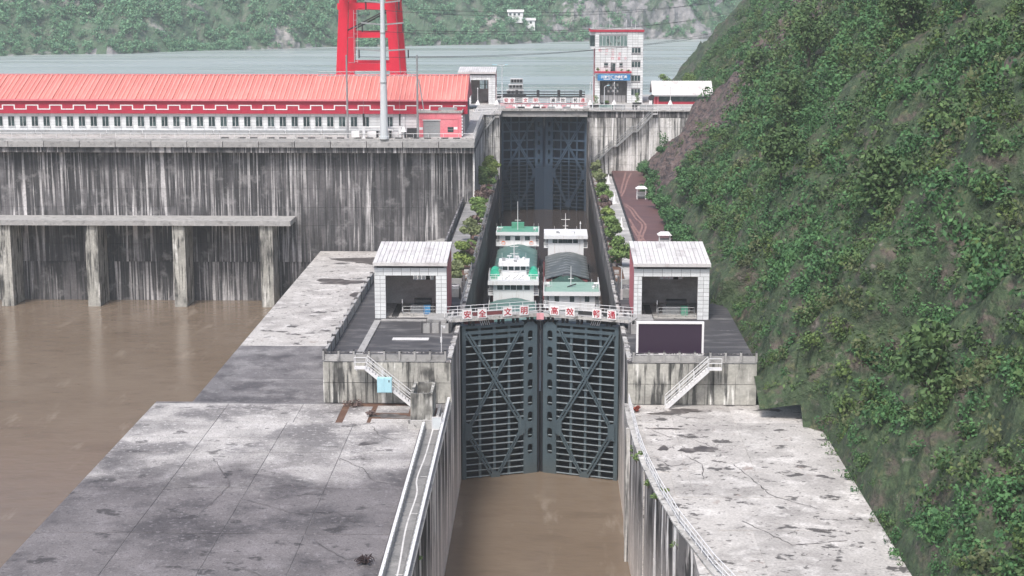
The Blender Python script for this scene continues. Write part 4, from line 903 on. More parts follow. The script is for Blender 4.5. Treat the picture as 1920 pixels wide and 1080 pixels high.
for i, (x, y, h, cr, mt, lab) in enumerate([
    (9.45, 292, 2.7, .95, 'leaf_grey', 'greyish shrub tree at the foot of the zigzag stair'), (9.5, 275, 2.8, 1.0, 'leaf_grey', 'second grey shrub tree from the zigzag stair, right walkway'),
    (9.6, 255, 3.0, 1.05, 'leaf_green', 'green tree between two grey shrubs, right walkway'), (9.5, 247, 2.0, .95, 'leaf_brown', 'purple brown shrub on the right walkway'),
    (9.55, 232, 2.4, .9, 'leaf_olive', 'small olive tree level with the rear right ship'), (9.7, 216, 3.2, 1.15, 'leaf_green', 'full green tree beside the grey tarpaulin, right walkway'),
    (9.85, 196, 3.8, 1.2, 'leaf_green', 'large green tree beside the right gatehouse')]):
    tree('walkway_tree', lab, (x, y, .0), h*1.12, cr*1.25, K[mt], 130 + i, 2600, .19, 'trees along the chamber walkways', .22, lean=.12*math.cos(i*2))
for s_, side in ((-1, 'left'), (1, 'right')):
    for i in range(11):
        y = 288 - 9.3*i + 2*math.sin(i*2.1); x = s_*(9.35 + .3*math.sin(i*1.7))
        bush('bed_shrub', 'low shrub in the %s walkway bed, %s from the far end' % (side, ORD[i]), (x, y, 0), .78 + .15*math.sin(i*3), 1.25 + .3*math.cos(i*2), K[('leaf_green', 'leaf_grey', 'leaf_green', 'leaf_brown')[i % 4]], 800 + i + 20*s_, 420, .13, 'low shrubs in the walkway beds')
# bushes at the foot of the rock slope
for i, (x, y, r_, hg) in enumerate([(18.2, 292, 1.9, 3.4), (18.6, 283, 2.0, 3.6), (19.3, 274, 2.0, 3.6), (18.3, 266, 1.7, 3.0), (19.4, 257, 2.2, 4.0), (18.2, 248, 1.6, 2.8), (19.2, 240, 2.1, 3.8), (18.2, 232, 1.6, 3.0), (19.4, 224, 2.2, 4.0), (18.0, 217, 1.5, 2.8), (19.2, 209, 2.0, 3.6), (18.7, 200, 2, 3.4), (19.2, 191, 2, 3.6), (21.5, 286, 1.4, 2.4), (21.6, 250, 1.8, 3.2), (21.6, 232, 1.9, 3.2), (21.8, 214, 1.9, 3.0)]):
    bush('slope_bush', 'dense green bush at the rock slope foot, %s from the upper wall' % ORD[i] if i < 13 else 'green bush higher on the rock slope, %s behind the front row' % ORD[i - 13], (x, y, max(0, rightz(x, y) - .2) if x > 20 else -.1), r_, hg, K['leaf_bush'], 200 + i, 1100, .19, 'bushes along the rock slope' if i < 13 else 'bushes higher on the rock slope')
for i, (x, y, h) in enumerate([(31, 205, 9), (38, 232, 11), (34, 262, 8), (27, 180, 8), (33, 155, 9), (42, 190, 10), (30, 120, 8), (47, 262, 10)]):
    tree('hillside_tree', 'tree rising from the right hillside scrub, %s' % ['above the gatehouse', 'above the rear shelter', 'beside the bare rock', 'nearest the right lock head', 'level with the near gate', 'high above the gatehouse', 'closest to the viewer', 'highest near the bare rock'][i], (x, y, rightz(x, y) - .3), h, h*.34, K['leaf_thicket'], 300 + i, 1500, .26, 'trees on the right hillside', .3)

# ================================================================== GATEHOUSES
def gatehouse(s, label, xo, xi, Y0=164.3, Y1=172.6, z1=6.0, z2=6.75, op=(0, 0), zop=4.58, z0=0, depth_win=True, zslot=.6):
    """tiled front with a tall opening; xi = wall nearest the lock (red), xo = outer wall"""
    t = thing('gatehouse', label, 'building', ((xo + xi)/2, (Y0 + Y1)/2, z0))
    a, b = min(xo, xi), max(xo, xi); oa, ob = op
    H = z1 - z0
    MB().box(a, oa, Y0, Y0 + .5, z0, z1 - .02).box(ob, b, Y0, Y0 + .5, z0, z1 - .02).box(oa, ob, Y0, Y0 + .5, zop, z1 - .02).build('front_wall', K['grout'], t)
    def sidewall(x, th, mat):
        MB().prism([(x, Y0 + .501, z0), (x, Y1, z0), (x, Y1, z2 - .02), (x, Y0 + .501, z1 + .02)], (th, 0, 0)).build('side_wall', mat, t)
    red_first = xi < xo
    sidewall(a, .25, K['red_wall'] if xi < xo else K['tile_white']); sidewall(b - .25, .25, K['red_wall'] if xi > xo else K['tile_white'])
    MB().box(a + .25, b - .25, Y0 + .5, Y1 - .25, z0 + .004, z0 + .05).build('floor', K['conc_pale'], t)
    # back window
    wx0, wx1 = oa + (ob - oa)*.42, oa + (ob - oa)*.86; n = 5; zw0, zw1 = z0 + zop*.58, z0 + zop*.83
    if z0: zw0, zw1 = z0 + (zop - z0)*.55, z0 + (zop - z0)*.92
    for r_ in range(2):
        for i in range(n):
            if i == 3: continue
            u0 = wx0 + (wx1 - wx0)*i/n; bpiece('window_pane', t, K['pane_light'], u0 + .04, u0 + (wx1 - wx0)/n - .04, Y1 - .14, Y1 - .11, zw0 + (zw1 - zw0)*r_/2 + .03, zw0 + (zw1 - zw0)*(r_+1)/2 - .03)
    u_ = (wx0, wx1, zw0, zw1)
    MB().box(a + .25, u_[0], Y1 - .25, Y1, z0, z2 - .03).box(u_[1], b - .25, Y1 - .25, Y1, z0, z2 - .03).box(u_[0], u_[1], Y1 - .25, Y1, z0, u_[2]).box(u_[0], u_[1], Y1 - .25, Y1, u_[3], z2 - .03).build('back_wall', K['interior'], t)
    MB().box(u_[0], u_[1], Y1 - .2, Y1 - .14, (u_[2] + u_[3])/2 - .04, (u_[2] + u_[3])/2 + .04).box(u_[0] + .6*(u_[1]-u_[0]), u_[0] + .8*(u_[1]-u_[0]), Y1 - .22, Y1 - .05, u_[2], u_[3]).build('window_bar', K['dark_steel'], t)
    # front tiles
    rows = max(6, round((zop - z0)/.42)); dz = (zop - z0)/rows
    for (p, q, nc) in ((a, oa, 2), (ob, b, 2)):
        dx = (q - p)/nc
        for c in range(nc):
            for r_ in range(rows): bpiece('tile', t, K['tile_white'], p + c*dx + .02, p + (c+1)*dx - .02, Y0 - .03, Y0, z0 + r_*dz + .02, z0 + (r_+1)*dz - .02)
    top = z1 - zslot; nc = 8; dx = (b - a)/nc
    for r_ in range(2):
        for c in range(nc): bpiece('tile', t, K['tile_white'], a + c*dx + .02, a + (c+1)*dx - .02, Y0 - .03, Y0, zop + (top - zop)*r_/2 + .02, zop + (top - zop)*(r_+1)/2 - .02)
    MB().box(a + .3, b - .3, Y0 - .02, Y0 - .001, top + .01, top + .17).build('eave_slot', K['dark_steel'], t)
    # pitched roof of separate sheets
    ov = .45; rx0, rx1 = a - .1, b + .1; yA, yB = Y0 - ov, Y1 + .1; nx, ny = 17, 3
    def zr(y): return z1 + .02 + (z2 - z1)*(y - Y0)/(Y1 - Y0)
    MB().box(rx0, rx1, yA, yA + .12, zr(yA) - .3, zr(yA) + .03).build('fascia', K['roof_white'], t)
    MB().prism([(rx0, yA + .121, zr(yA)), (rx0, yB, zr(yB)), (rx0, yB, zr(yB) - .14), (rx0, yA + .121, zr(yA) - .14)], (rx1 - rx0, 0, 0)).build('roof_slab', K['grout'], t)
    dx, dy = (rx1 - rx0)/nx, (yB - yA)/ny; ds = zr(yA + dy) - zr(yA)
    pm = MB().prism([(0, .03, .005), (dx - .05, .03, .005), (dx - .05, dy - .03, ds + .005), (0, dy - .03, ds + .005)], (0, 0, .06)).mesh('roof_sheet', K['roof_white'])
    for i in range(nx):
        for j in range(ny): piece('roof_sheet', pm, t, (rx0 + .025 + i*dx, yA + j*dy, zr(yA + j*dy)))
    return t
tL = gatehouse(-1, 'white tiled gatehouse left of the near lock gate', -17.38, -9.8, op=(-16.2, -10.95))
tR = gatehouse(1, 'white tiled gatehouse right of the near lock gate', 17.6, 9.75, Y1=173.4, op=(10.6, 16.4))
for s, x0, x1, side in ((-1, -16.1, -11.1, 'left'), (1, 10.8, 16.2, 'right')):
    railing('hoist_railing', f'grey railing inside the {side} gatehouse opening', [(x0 + 1.6, 165.3, .05), (x1, 165.3, .05)], 1.05, 1.0, (1, .66, .33), K['grey_steel'], .03, .03)
    t = thing('gate_hoist', f'steel gate hoist inside the {side} gatehouse', 'machine', ((x0 + x1)/2, 168, .05))
    MB().box(x0 + 2.2, x1 - .3, 167.2, 168.8, .05, .8).build('bed', K['grey_steel'], t); MB().cyl((x0 + 2.6, 168, 1.1), (x1 - .6, 168, 1.1), .4, .4, 12).build('drum', K['dark_steel'], t)
    MB().box(x1 - 1.3, x1 - .6, 166.3, 167, .05, .95).build('motor', K['ship_green'] if s > 0 else K['sign_blue'], t)
    MB().box(x0 + .4, x0 + 1.1, 164.9, 171.5, .05, .12).build('rack', K['dark_steel'], t)
    for z in (.45, .9): MB().cyl((x0 + 1.5, 165.6, z + .05), (x0 + 1.5, 165.6, z + .9), .04, n=6).build('post', K['white_steel'], t)

# near deck furniture
for s, side in ((-1, 'left'), (1, 'right')):
    t = thing('deck_parapet', f'grey parapet with small posts beside the {side} end of the gate bridge', 'parapet', (s*10.3, 160, 0))
    for k, (x0, x1, y0, y1, h) in enumerate([(9.0, 12.0, 157.2, 157.45, .95), (9.0, 9.25, 157.46, 163.8, .95), (9.6, 11.6, 160.2, 163.4, .75)]):
        bpiece('parapet_wall', t, K['conc_kerb'], s*x0, s*x1, y0, y1, 0, h)
    for x in (9.1, 10.1, 11.0, 11.9): bpiece('post', t, K['wall_grey'], s*x - .1, s*x + .1, 157.1, 157.55, 0, 1.15)
    for y in (175, 179, 183): bpiece('post', t, K['wall_grey'], s*9.0 - .12, s*9.0 + .12, y, y + .24, 0, 1.2)
    bpiece('parapet_wall', t, K['conc_kerb'], s*9.2, s*12.2, 176, 176.3, 0, 1.0); bpiece('parapet_wall', t, K['conc_kerb'], s*9.2, s*12.4, 182, 182.3, 0, 1.0)
    bpiece('sump', t, K['wall_grey'], s*9.4, s*12.0, 177, 181.5, 0, .5)
struct('painted_line', sheet(-14.6, -11.0, 153.9, 155.1, .005), K['line_white'], 'white painted bar on the dark left deck')
struct('kerb_strip', MB().prism([(-17.4, 145.7, 0), (-16.75, 145.7, 0), (-16.6, 162.8, 0), (-17.25, 162.8, 0)], (0, 0, .14)), K['conc_kerb'], 'pale kerb strip across the left deck')
struct('kerb_strip', MB().box(-16.6, -11.9, 162.9, 163.5, 0, .1), K['conc_kerb'], 'pale kerb along the front of the left gatehouse')
t = thing('deck_wall', 'low concrete wall along the outer edge of the left deck', 'wall', (-20, 166, 0))
for i in range(13): bpiece('wall_panel', t, K['conc_kerb'], -20.1, -19.85, 145.2 + 3.1*i, 145.2 + 3.1*i + 3.04, 0, 1.0)
for i in range(14): bpiece('post', t, K['wall_grey'], -20.2, -19.8, 145.1 + 3.1*i - .12, 145.1 + 3.1*i + .12, 0, 1.15)
bpiece('wall_panel', t, K['conc_pale'], -19.84, -17.4, 185.6, 185.85, 0, 1.0)
t = thing('camera_post', 'thin white camera post on the left deck corner', 'post', (-9.35, 148.6, 0))
MB().cyl((-9.35, 148.6, 0), (-9.35, 148.6, 2.7), .05, .04, 8).build('post', K['white_steel'], t); MB().cyl((-9.35, 148.6, 2.6), (-9.05, 148.5, 2.6), .03, n=6).build('arm', K['white_steel'], t)
MB().cyl((-9.05, 148.5, 2.42), (-9.05, 148.5, 2.62), .12, .12, 10).build('camera_dome', K['white_steel'], t); MB().box(-9.45, -9.28, 148.5, 148.7, 1.0, 1.5).build('cabinet', K['white_steel'], t)
t = thing('lamp_post', 'thin pale lamp post by the right chamber edge', 'lamp post', (9.0, 180, 0))
MB().cyl((9.1, 178, 0), (9.1, 178, 3.2), .06, .05, 8).build('post', K['pole_white'], t); MB().cyl((9.1, 178, 3.1), (8.7, 178, 3.3), .04, n=6).build('arm', K['pole_white'], t)
t = thing('display_screen', 'large dark purple display screen in a white frame', 'screen', (12.4, 147, 0))
MB().box(9.2, 15.2, 146.3, 146.55, .55, 3.45).build('screen_panel', K['screen'], t)
for (x0, x1, z0, z1) in ((9.05, 15.35, 3.4, 3.58), (9.05, 15.35, .42, .58), (9.05, 9.24, .581, 3.399), (15.16, 15.35, .581, 3.399)): bpiece('frame', t, K['sign_white'], x0, x1, 146.2, 146.6, z0, z1)
for x in (9.4, 12.2, 15): bpiece('leg', t, K['white_steel'], x - .1, x + .1, 146.61, 146.9, 0, 3.2)
for i in range(4): bpiece('bracket', t, K['grey_steel'], 10 + 1.5*i, 10.7 + 1.5*i, 145.6, 146.19, .25, .4)

# ================================================================== STAIRS AND PITS
sm = K['white_steel']
t = thing('steel_stair', 'white steel stair with blue cabinet down the left lock head', 'stair', (-14, 144, -4))
landing(t, -17.1, -16.0, 143.6, 144.5, -.35, sm); MB().cyl((-17.1, 144.5, -.35), (-17.1, 144.5, .7), .03, n=6).build('post', sm, t)
flight(t, -16.0, -.35, -11.6, -4.0, 143.6, 144.5, sm, 16)
for x in (-16.9, -16.1): bpiece('bracket', t, sm, x - .05, x + .05, 143.7, 144.78, -.62, -.48)
t = thing('cabinet', 'pale blue metal cabinet hung on the stair', 'cabinet', (-14.2, 143.4, -2.6))
MB().box(-14.95, -13.6, 143.1, 143.5, -2.55, -1.15).build('body', K['blue_box'], t); MB().box(-14.9, -14.29, 143.07, 143.1, -2.5, -1.2).build('door', K['blue_box'], t); MB().box(-14.27, -13.65, 143.07, 143.1, -2.5, -1.2).build('door', K['blue_box'], t)
MB().box(-13.9, -13.8, 143.04, 143.07, -1.55, -1.35).build('handle', K['dark_steel'], t)
t = thing('steel_stair', 'grey steel stair down the right lock head below the screen', 'stair', (13, 144, -4))
flight(t, 11.7, -4.0, 15.6, -.3, 143.6, 144.5, sm, 15); landing(t, 15.6, 16.8, 143.6, 144.5, -.3, sm)
t = thing('wall_stair', 'long zigzag stair climbing the pale upper wall', 'stair', (15, 299.4, 0))
yA, yB = 298.9, 299.85
flight(t, 9.6, 1.6, 12.75, 4.75, yA, yB, K['grey_steel'], 12); landing(t, 12.75, 13.55, yA, yB, 4.75, K['grey_steel'])
flight(t, 13.55, 4.75, 16.5, 7.45, yA, yB, K['grey_steel'], 11); landing(t, 16.5, 17.3, yA, yB, 7.45, K['grey_steel'])
flight(t, 17.3, 7.45, 20.2, 10.7, yA, yB, K['grey_steel'], 12); landing(t, 20.2, 21.1, yA, yB, 10.75, K['white_steel'])
landing(t, 8.9, 9.6, yA, yB, 1.6, K['grey_steel']); flight(t, 9.55, .05, 8.95, 1.6, 298.2, 298.85, K['grey_steel'], 5)
t = thing('wall_stair', 'short stair on the left upper lock head', 'stair', (-10, 290, 8))
landing(t, -8.9, -8.1, 290.0, 290.9, 10.9, K['conc_pale']); flight(t, -8.9, 10.9, -11.1, 8.2, 290.0, 290.9, K['grey_steel'], 9); MB().box(-11.25, -11.1, 290.1, 290.95, -.05, 9.0).build('column', K['pole_white'], t)
t = thing('concrete_pit', 'open concrete box on the apron at the foot of the stair', 'pit', (-10.3, 138, -4))
x0, x1, y0, y1 = -11.35, -9.4, 136.9, 141.2
for (a, b, c, d) in ((x0, x1, y0, y0 + .25), (x0, x0 + .25, y0 + .26, y1), (x1 - .25, x1, y0 + .26, y1), (x0 + .26, x1 - .26, y1 - .25, y1)): bpiece('wall', t, K['wall_head'], a, b, c, d, -4.0, -1.0)
MB().box(x0 + .26, x1 - .26, y0 + .26, y1 - .26, -4, -2.0).build('floor', K['stain'], t)
for (a, b, c, d) in ((-11.5, -8.9, 135.9, 136.15), (-9.15, -8.9, 136.16, 141.5)): bpiece('kerb', t, K['conc_pale'], a, b, c, d, -4.0, -3.2)
MB().box(-9.38, -9.16, 136.2, 141.4, -4, -3.5).build('soil_fill', K['soil'], t)
# white rails of the approach walkway
for x, lab in ((-10.1, 'white guard rail on the apron side of the left approach walkway'), (-8.42, 'white guard rail on the water side of the left approach walkway')):
    y1 = 136.6 if x < -9 else 144.5
    t = thing('guard_rail', lab, 'railing', (x, 100, -4))
    MB().box(x - .11, x + .11, 60, y1, -3.5, -3.3).build('rail', K['white_steel'], t); MB().box(x - .03, x + .03, 60, y1, -3.75, -3.62).build('lower_rail', K['white_steel'], t)
    pm = boxmesh(.1, .14, .7, K['grey_steel'], 'post')
    y = 66
    while y < y1: piece('post', pm, t, (x + (.1 if x < -9 else -.1)*1.3, y, -3.62)); y += 1.05
t = thing('mesh_gate', 'small white mesh gate at the end of the approach walkway', 'gate', (-9, 136.8, -4))
for (p, q) in (((-9.35, 135.6, -4), (-9.35, 135.6, -2.8)), ((-8.55, 135.6, -4), (-8.55, 135.6, -2.8)), ((-9.35, 135.6, -2.8), (-8.55, 135.6, -2.8)), ((-9.35, 135.6, -3.9), (-8.55, 135.6, -3.9)), ((-8.55, 135.6, -2.8), (-8.55, 137, -2.8))): MB().cyl(p, q, .04, n=6).build('frame', sm, t)
MB().box(-9.31, -8.59, 135.6, 135.62, -3.85, -2.85).build('mesh', K['pole_white'], t)
struct('pale_joint', ribbon(smooth([(-9.3, 136), (-9.35, 128), (-9.55, 121.5), (-9.25, 117.5), (-9.4, 110), (-9.15, 100), (-9.35, 90), (-9.3, 66)], 6), .12, -3.944), K['line_white'])
for y in (100.5, 113, 122): struct('pale_joint', sheet(-9.3, -8.8, y, y + .1, -3.943), K['line_white'])
# right approach edge rail
pts = [(8.35, 144.5, -3.85), (8.45, 137.2, -3.85)] + [(x + .35, y, -3.85) for x, y in prof[1:]]
railing('edge_railing', 'white railing curving along the right guide wall', pts, .95, 1.6, (1, .6, .25), K['white_steel'], .04, .045)
# plants of the apron
t = thing('root_clump', 'dark dead root clump on the left apron', 'roots', (-11.5, 102.6, -4))
r_ = random.Random(5)
for k in range(26):
    a = r_.uniform(0, 6.28); l = r_.uniform(.35, .85); p0 = Vector((-11.5, 102.6, -3.9)); d = Vector((math.cos(a), math.sin(a), 0))
    pts = [p0 + d*l*f*(1.0) + Vector((r_.uniform(-.09, .09), r_.uniform(-.1, .1), (.55 if k % 3 else .25)*math.sin(f*2.6)*r_.uniform(.6, 1.1) - .06)) for f in (0, .3, .6, .85, 1.0)]
    m = MB()
    for i in range(4): m.cyl(pts[i], pts[i+1], .055 - .008*i, .047 - .009*i, 6)
    m.build('root', K['root_dark'], t)
bush('dry_bush', 'reddish dry bush at the foot of the right lock head', (8.95, 142.4, -4), .42, .6, K['leaf_red'], 401, 260, .09)
bush('dry_bush', 'brown dry grass at the foot of the left lock head', (-17.2, 143.6, -4), .8, .6, K['leaf_brown'], 402, 260, .1)
bush('dry_bush', 'brown grass clump between slabs on the left apron', (-15.3, 140.2, -4), .5, .5, K['leaf_brown'], 403, 200, .09)
bush('edge_tuft', 'green tuft on the right apron edge', (9.9, 118.6, -4), .4, .5, K['leaf_olive'], 404, 200, .08)
bush('edge_tuft', 'green tuft growing from the flared right wall', (8.45, 128, -4.4), .5, .9, K['leaf_green'], 405, 200, .09)
bush('edge_tuft', 'small green tuft hanging on the right wall top', (9.15, 117.5, -4.3), .35, .5, K['leaf_green'], 406, 150, .08)
bush('edge_tuft', 'green weeds in the left wall face', (-8.25, 106.5, -5.4), .28, .7, K['leaf_green'], 407, 120, .08)
bush('mound_bush', 'low grass patch on the mound behind the left gatehouse', (-14.6, 247, -6.4), 1.0, 1.2, K['leaf_grey'], 408, 300, .13)
bush('mound_bush', 'brown grass patch on the mound behind the left gatehouse', (-17.0, 248, -6.7), .8, 1.0, K['leaf_brown'], 409, 250, .12)
bush('mound_bush', 'purple brown shrub by the walkway parapet', (-13.3, 249, -6), .6, 1.6, K['leaf_brown'], 410, 200, .12)
for i, (x, y, z, lab) in enumerate([(8.1, 133, -5.2, 'hanging weeds below the corner of the right wall'), (8.3, 129.5, -5.0, 'second hanging weeds on the flared right wall'), (8.75, 121.5, -4.6, 'third hanging weeds on the flared right wall'), (10.2, 110, -5.5, 'weeds low on the right wall near the viewer')]):
    bush('wall_weed', lab, (x, y, z), .42, .9, K['leaf_green'], 420 + i, 220, .07)

# ================================================================== POWERHOUSE PLATFORM
t = thing('powerhouse', 'long red banded building with coral corrugated roof', 'building', (-56, 268, 10.2))
MB().box(-110, -12.8, 262.06, 276, 10.2, 15.8).build('wall', K['grout'], t)
bw = K['tile_white']
WX = [-30.05 - 1.95*i for i in range(-3, 36)]
for i in range(50):
    for k in range(7):
        x0 = -12.85 - 1.95*(i+1); zz = 10.3 + .48*k
        bpiece('tile', t, bw, x0 + .02, x0 + 1.93, 262.0, 262.06, zz, zz + .45)
for i in range(44):
    x = -25.2 - 1.95*i
    if i in (1,): continue
    wv = bpiece('window', t, K['glass'], x - .5, x + .5, 261.94, 261.99, 11.55, 13.1); bpiece('mullion', wv, K['white_steel'], x - .03, x + .03, 261.92, 261.938, 11.55, 13.1); bpiece('sill', wv, K['white_steel'], x - .6, x + .6, 261.85, 261.99, 11.45, 11.54)
MB().box(-110, -12.4, 261.5, 262.0, 13.65, 15.85).build('fascia', K['crimson'], t)
x = -12.7; hi = True
while x > -108:
    z = 15.0 if hi else 14.35
    bpiece('trim', t, K['sign_white'], x - 1.95, x, 261.44, 261.5, z - .08, z + .08); bpiece('trim', t, K['sign_white'], x - 1.95 - .09, x - 1.95 + .09, 261.43, 261.499, 14.27, 15.08); x -= 1.95; hi = not hi
m = MB(); V = []; n = 600
for i in range(n + 1):
    x = -110 + 97.5*i/n; w_ = .09*math.sin(2*math.pi*x/.55)
    V += [(x, 261.2, 15.9 + w_), (x, 270, 19.45 + w_), (x, 279, 15.9 + w_)]
m.add(V, [f for i in range(n) for f in ((3*i, 3*i+3, 3*i+4, 3*i+1), (3*i+1, 3*i+4, 3*i+5, 3*i+2))]); m.build('roof', K['coral_roof'], t, smooth=True)
rm_ = MB().bar((0, -4.4, -1.775), (0, 4.4, 1.775), .13, .12).mesh('roof_rib', surf('coral_rib', (.83, .36, .31), [((.88, .47, .42), .4, .5, .66, .7), ((.6, .16, .13), .5, .56, .7, .6)], rough=.5))  # ribs coloured paler to paint in corrugation stripes that shading leaves too weak
for i in range(127): piece('roof_rib', rm_, t, (-12.9 - .76*i, 265.6, 17.77))
MB().box(-110, -12.35, 261.1, 261.3, 15.72, 15.95).build('gutter', K['pink'], t)
MB().prism([(-12.55, 261.2, 15.8), (-12.55, 279, 15.8), (-12.55, 270, 19.35)], (.12, 0, 0)).build('gable', K['pink'], t)
MB().box(-110, -12.4, 269.8, 270.2, 19.5, 19.6).build('ridge', K['pink'], t)
for i in range(16): bpiece('plinth_panel', t, K['grey_steel'], -12.9 - 5.9*(i+1) + .1, -12.9 - 5.9*i - .1, 261.8, 261.93, 10.21, 10.9)
t = thing('pink_annex', 'small pink annex with roller shutter beside the white pole', 'building', (-16.6, 260, 10.2))
X0, X1, YF, Z0, Z1 = -20.05, -13.2, 258.0, 10.2, 14.1
MB().box(X0, -19.4, YF, YF + .3, Z0, Z1).box(-16.65, X1, YF, YF + .3, Z0, Z1).box(-19.4, -16.65, YF, YF + .3, 12.9, Z1).box(X0, X1, YF + .301, 261.4, Z0, Z1).build('wall', K['pink'], t)
for k in range(11): bpiece('shutter_slat', t, K['grey_steel'], -19.38, -16.67, YF + .12, YF + .2, Z0 + .245*k, Z0 + .245*k + .225)
MB().box(-19.5, -16.55, YF - .04, YF + .1, 12.9, 13.02).build('shutter_lintel', K['sign_white'], t)
MB().box(X0 - .05, X1 - .5, YF - .05, YF - .001, 13.1, 13.2).build('band', K['red_wall'], t); MB().box(X1 - .6, X1 - .5, YF - .05, YF - .001, Z0, 13.1).build('band', K['red_wall'], t)
MB().box(X0 - .15, X1 + .15, YF - .15, 261.4, Z1, Z1 + .12).build('roof', K['conc_kerb'], t)
for (a, b, c, d) in ((X0 - .15, X1 + .15, YF - .15, YF), (X1, X1 + .15, YF + .001, 261.4), (X0 - .15, X0, YF + .001, 261.4)): bpiece('roof_parapet', t, K['conc_pale'], a, b, c, d, Z1 + .121, Z1 + .4)
MB().box(-17.0, -14.0, 259, 260.5, Z1 + .4, Z1 + .72).build('roof_panel', K['grey_steel'], t)
wv = bpiece('window', t, K['glass'], -15.45, -14.5, YF - .02, YF + .02, 11.0, 11.85); bpiece('window_bar', wv, K['grey_steel'], -15.45, -14.5, YF - .05, YF - .021, 11.4, 11.45)
bpiece('notice', t, K['sign_white'], -14.45, -13.85, YF - .02, YF, 11.45, 11.85); bpiece('notice', t, K['sign_white'], -20.0, -19.45, YF - .02, YF, 11.4, 11.8)
for k in range(7): bpiece('quoin', t, K['tile_white'], -13.19, -13.0, YF + .02, YF + .5, 10.4 + .5*k, 10.4 + .5*k + .3)
# steel monopole
t = thing('power_pole', 'thick white tapered steel pole standing on the platform edge', 'power pole', (-25.4, 255.0, 10.2))
MB().cyl((-25.4, 255, 10.2), (-25.4, 255, 10.6), .8, .8, 14).build('base_flange', K['pole_white'], t)
for z0, z1, r0, r1 in ((10.6, 19.2, .66, .52), (19.2, 27, .52, .4), (27, 34, .4, .3)): MB().cyl((-25.4, 255, z0), (-25.4, 255, z1), r0, r1, 14).build('shaft', K['pole_white'], t, smooth=False)
for z, r in ((19.15, .6), (26.95, .48)): MB().cyl((-25.4, 255, z - .06), (-25.4, 255, z + .06), r, r, 14).build('joint_flange', K['grey_steel'], t)
for z, l, r_ in ((24.1, 4.0, 4.2), (28.2, 3.4, 3.4), (31.6, 2.8, 2.8)):
    MB().bar((-25.4 - l, 255, z + .3), (-25.4, 255, z), .22, .22).build('crossarm', K['grey_steel'], t); MB().bar((-25.4, 255, z), (-25.4 + r_, 255, z + .3), .22, .22).build('crossarm', K['grey_steel'], t)
    for q in (-l + .2, r_ - .2):
        MB().cyl((-25.4 + q, 255, z + .2), (-25.4 + q, 255, z - 1.1), .11, .11, 8).build('insulator', K['dark_steel'], t)
# gantry frame with poles
t = thing('switch_frame', 'slender two post steel frame with hanging insulators before the red building', 'power frame', (-25.7, 256.5, 10.2))
for x in (-31.4, -20.15): MB().cyl((x, 256.4, 10.2), (x, 256.4, 23.4), .18, .13, 8).build('post', K['grey_steel'], t)
for z in (20.1, 20.75): MB().cyl((-36, 256.4, z), (-20.15, 256.4, z if z < 20.5 else z), .05, n=6).build('beam_chord', K['grey_steel'], t)
for i in range(14): MB().cyl((-36 + 1.1*i, 256.4, 20.1 + .65*(i % 2)), (-34.9 + 1.1*i, 256.4, 20.1 + .65*((i+1) % 2)), .03, n=5).build('beam_web', K['grey_steel'], t)
MB().cyl((-19.9, 256.4, 19.6), (-19.1, 256.0, 14.6), .09, n=6).build('stay', K['grey_steel'], t)
for x in (-28.8, -23.0):
    MB().cyl((x, 256.2, 20.0), (x, 256.2, 14.1), .02, n=5).build('dropper', K['grey_steel'], t); MB().cyl((x, 256.2, 14.1), (x, 256.2, 12.2), .17, .12, 8).build('insulator', K['dark_steel'], t); MB().box(x - .22, x + .22, 256, 256.4, 10.2, 12.1).build('pedestal', K['white_steel'], t)
MB().cyl((-29, 256.2, 11.95), (-22.6, 256.2, 11.95), .1, n=6).build('busbar', K['white_steel'], t)
for i, (x, wd, h, c, lab) in enumerate([(-30.3, 1.3, 1.0, 'sign_white', 'white equipment box nearest the left pole'), (-27.6, 1.5, .95, 'sign_white', 'white equipment box beside the thick pole'), (-23.9, 1.0, .9, 'sign_white', 'white equipment box right of the thick pole'), (-21.2, 1.5, 1.5, 'dark_steel', 'dark metal rack beside the pink annex')]):
    t = thing('equipment_box', lab, 'cabinet', (x, 257.4, 10.2)); MB().box(x - wd/2, x + wd/2, 257.2, 258, 10.2, 10.2 + h).build('body', K[c], t); MB().box(x - wd/2 + .06, x - .02, 257.17, 257.2, 10.25, 10.1 + h).build('door', K[c], t); MB().box(x + .02, x + wd/2 - .06, 257.17, 257.2, 10.25, 10.1 + h).build('door', K[c], t)
for i, x in enumerate((-29.0, -26.7, -24.6, -22.2)):
    t = thing('bollard', 'dark square bollard before the red building, %s from the left' % ORD[i], 'bollard', (x, 256.9, 10.2), 'dark bollards on the platform'); MB().box(x - .16, x + .16, 256.8, 257.1, 10.2, 11.2).build('shaft', K['dark_steel'], t); MB().box(x - .2, x + .2, 256.76, 257.14, 11.2, 11.3).build('cap', K['dark_steel'], t)
railing('platform_railing', 'thin white railing along the edge of the powerhouse platform', [(-100, 255.9, 10.2), (-11.2, 255.9, 10.2)], .75, 2.4, (1,), K['white_steel'], .045, .03)
railing('ramp_railing', 'thin railing on the inner edge of the ramp', [(-11.1, 256, 10.2), (-11.1, 290, ZU)], 1.0, 3, (1, .5), K['white_steel'], .03, .03)
